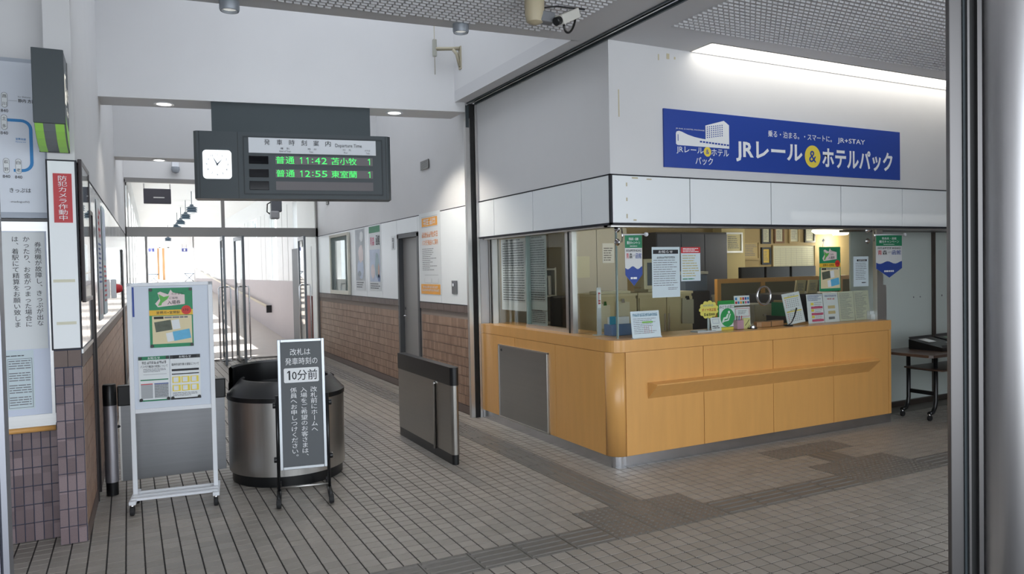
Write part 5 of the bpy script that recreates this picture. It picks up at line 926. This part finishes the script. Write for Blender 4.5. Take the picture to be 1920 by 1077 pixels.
# grey floor sign
fa = math.atan2(-.07, .377)
t = thing('floor_sign', 'dark grey floor sign in steel frame in front of the round booth', 'sign', (.948, 5.585, 0), fa); tb = bpy.data.objects.new('sign_board', None); link(tb, t)
FS = mat('sign_slate', (84, 88, 92), .5); ALU = mat('aluminium', (178, 182, 186), .35, .9)
h0, wd, ht, tilt_ = .205, .335, .955, R(-4)
tb.location = (.0, .0, h0); tb.rotation_euler = (tilt_, 0, 0)
box('face', .02, wd - .02, -.006, .006, .02, ht - .02, FS, tb)
for r_ in ((0, .022, 0, ht), (wd - .022, wd, 0, ht), (.022, wd - .022, 0, .022), (.022, wd - .022, ht - .022, ht)): box('frame_bar', r_[0], r_[1], -.012, .012, r_[2], r_[3], ALU, tb, .003)
yl = -.008
text('改札は', (.09, .835, .235, .885), INKW, tb, yl); text('発車時刻の', (.055, .765, .285, .818), INKW, tb, yl)
pl_ = [(.05, .635), (.285, .635), (.292, .642), (.292, .735), (.285, .742), (.05, .742), (.043, .735), (.043, .642)]; polyq('white_plate', pl_, INKW, tb, yl); one(.088, .655, .723, INK, tb, yl - .001, .17); text('0分前', (.1, .65, .28, .728), INK, tb, yl - .001, .02)
vtext('改札前にホームへ', (.228, .262, .276, .60), INKW, tb, yl, .01); vtext('入場をご希望のお客さまは、', (.156, .07, .204, .60), INKW, tb, yl, .01); vtext('係員へお申しつけください。', (.084, .07, .132, .60), INKW, tb, yl, .01)
for xx in (-.012, wd + .012): 
    sd = tube('side_post', [(xx, .02, .05), (xx, .03, .75)], .012, BLACK, t, 8)
    for z in (.28, .68): kn = lathe('knob', [(0, .02), (.02, .02), (.022, .012), (.022, 0)], BLACK, sd, 14); kn.matrix_local = Matrix.Translation((xx + (.01 if xx > 0 else -.01), .025, z)) @ Matrix.Rotation(R(90 if xx > 0 else -90), 4, 'Y')
    ft = tube('foot', [(xx, .24, .035), (xx, -.25, .035)], .017, BLACK, t, 10)
    for yy in (-.25, .24): cp_ = lathe('foot_cap', [(0, .018), (.03, .016), (.034, 0), (.03, -.016), (0, -.018)], RUBBER, ft, 16); cp_.matrix_local = Matrix.Translation((xx, yy, .034)) @ Matrix.Rotation(R(90), 4, 'Y')
tube('cross_bar', [(-.012, .02, .07), (wd + .012, .02, .07)], .009, STEEL, t, 8)

# ------------------------------------------------------------------ entrance posts close to the camera
t = thing('door_jamb', 'steel entrance door jamb with grooves at the left edge', 'door jamb', (-.38, 2.45, 0)); boxes('jamb', [(0, .045, 0, .08, 0, 3.47)], mat('jamb_steel', (150, 152, 160), .4, .9), t); boxes('groove', [(.045, .052, .02, .06, 0, 3.47)], mat('groove_dark', (90, 92, 104), .4, .6), t); box('edge_strip', .052, .066, .0, .08, 0, 3.47, mat('jamb_steel', (150, 152, 160), .4, .9), t); box('side_plate', -.2, -.004, .0, .06, 0, 3.47, DKGREY, t)
D_ = 3.3; ep = fw * D_ + rt * ((1782 - 960) / 1392 * D_)
CST = mat('column_trim_steel', (112, 110, 110), .42, .9); CST2 = mat('column_steel', (205, 203, 204), .3, 1.0, var=.05, scale=60, stretch=(1, 1, .02))
t = thing('entrance_column', 'large round steel column with black seal at the right edge', 'column', (ep.x, ep.y, 0), -yaw)
box('flange', .0, .058, 0, .03, 0, 3.47, CST, t, .004); box('groove', .058, .068, -.005, .08, 0, 3.47, DKGREY, t); box('lip', .068, .078, -.02, .08, 0, 3.47, CST, t); box('black_seal', .078, .112, .0, .08, 0, 3.47, BLACKM, t); box('edge_strip', .112, .132, -.02, .08, 0, 3.47, CST, t); lathe('shaft', [(.24, 0), (.24, 3.47)], CST2, t, 72, c=(.368, .06))
# outer shell behind and beside the camera
struct(boxes('ceiling_sun_cover', [(-.8, 3.8, 5.0, 15.3, 5.6, 5.7)], WALL))  # unseen roof added over the light wells to keep direct sun out
struct(boxes('wall_daylight_baffle', [(-4, -2.2, 2.44, 2.52, 0, 3.6), (6.2, 11.5, 1.35, 1.45, 0, 3.6)], WALL))  # unseen walls added to narrow the daylight coming through the entrance
struct(boxes('wall_hall_right', [(11.4, 11.5, -1.5, 5.5, 0, 3.6)], WALL)); struct(boxes('wall_hall_left', [(-4.1, -4, -1.5, 5.6, 0, 3.6)], WALL))  # unseen side walls, closed so hall daylight comes from behind
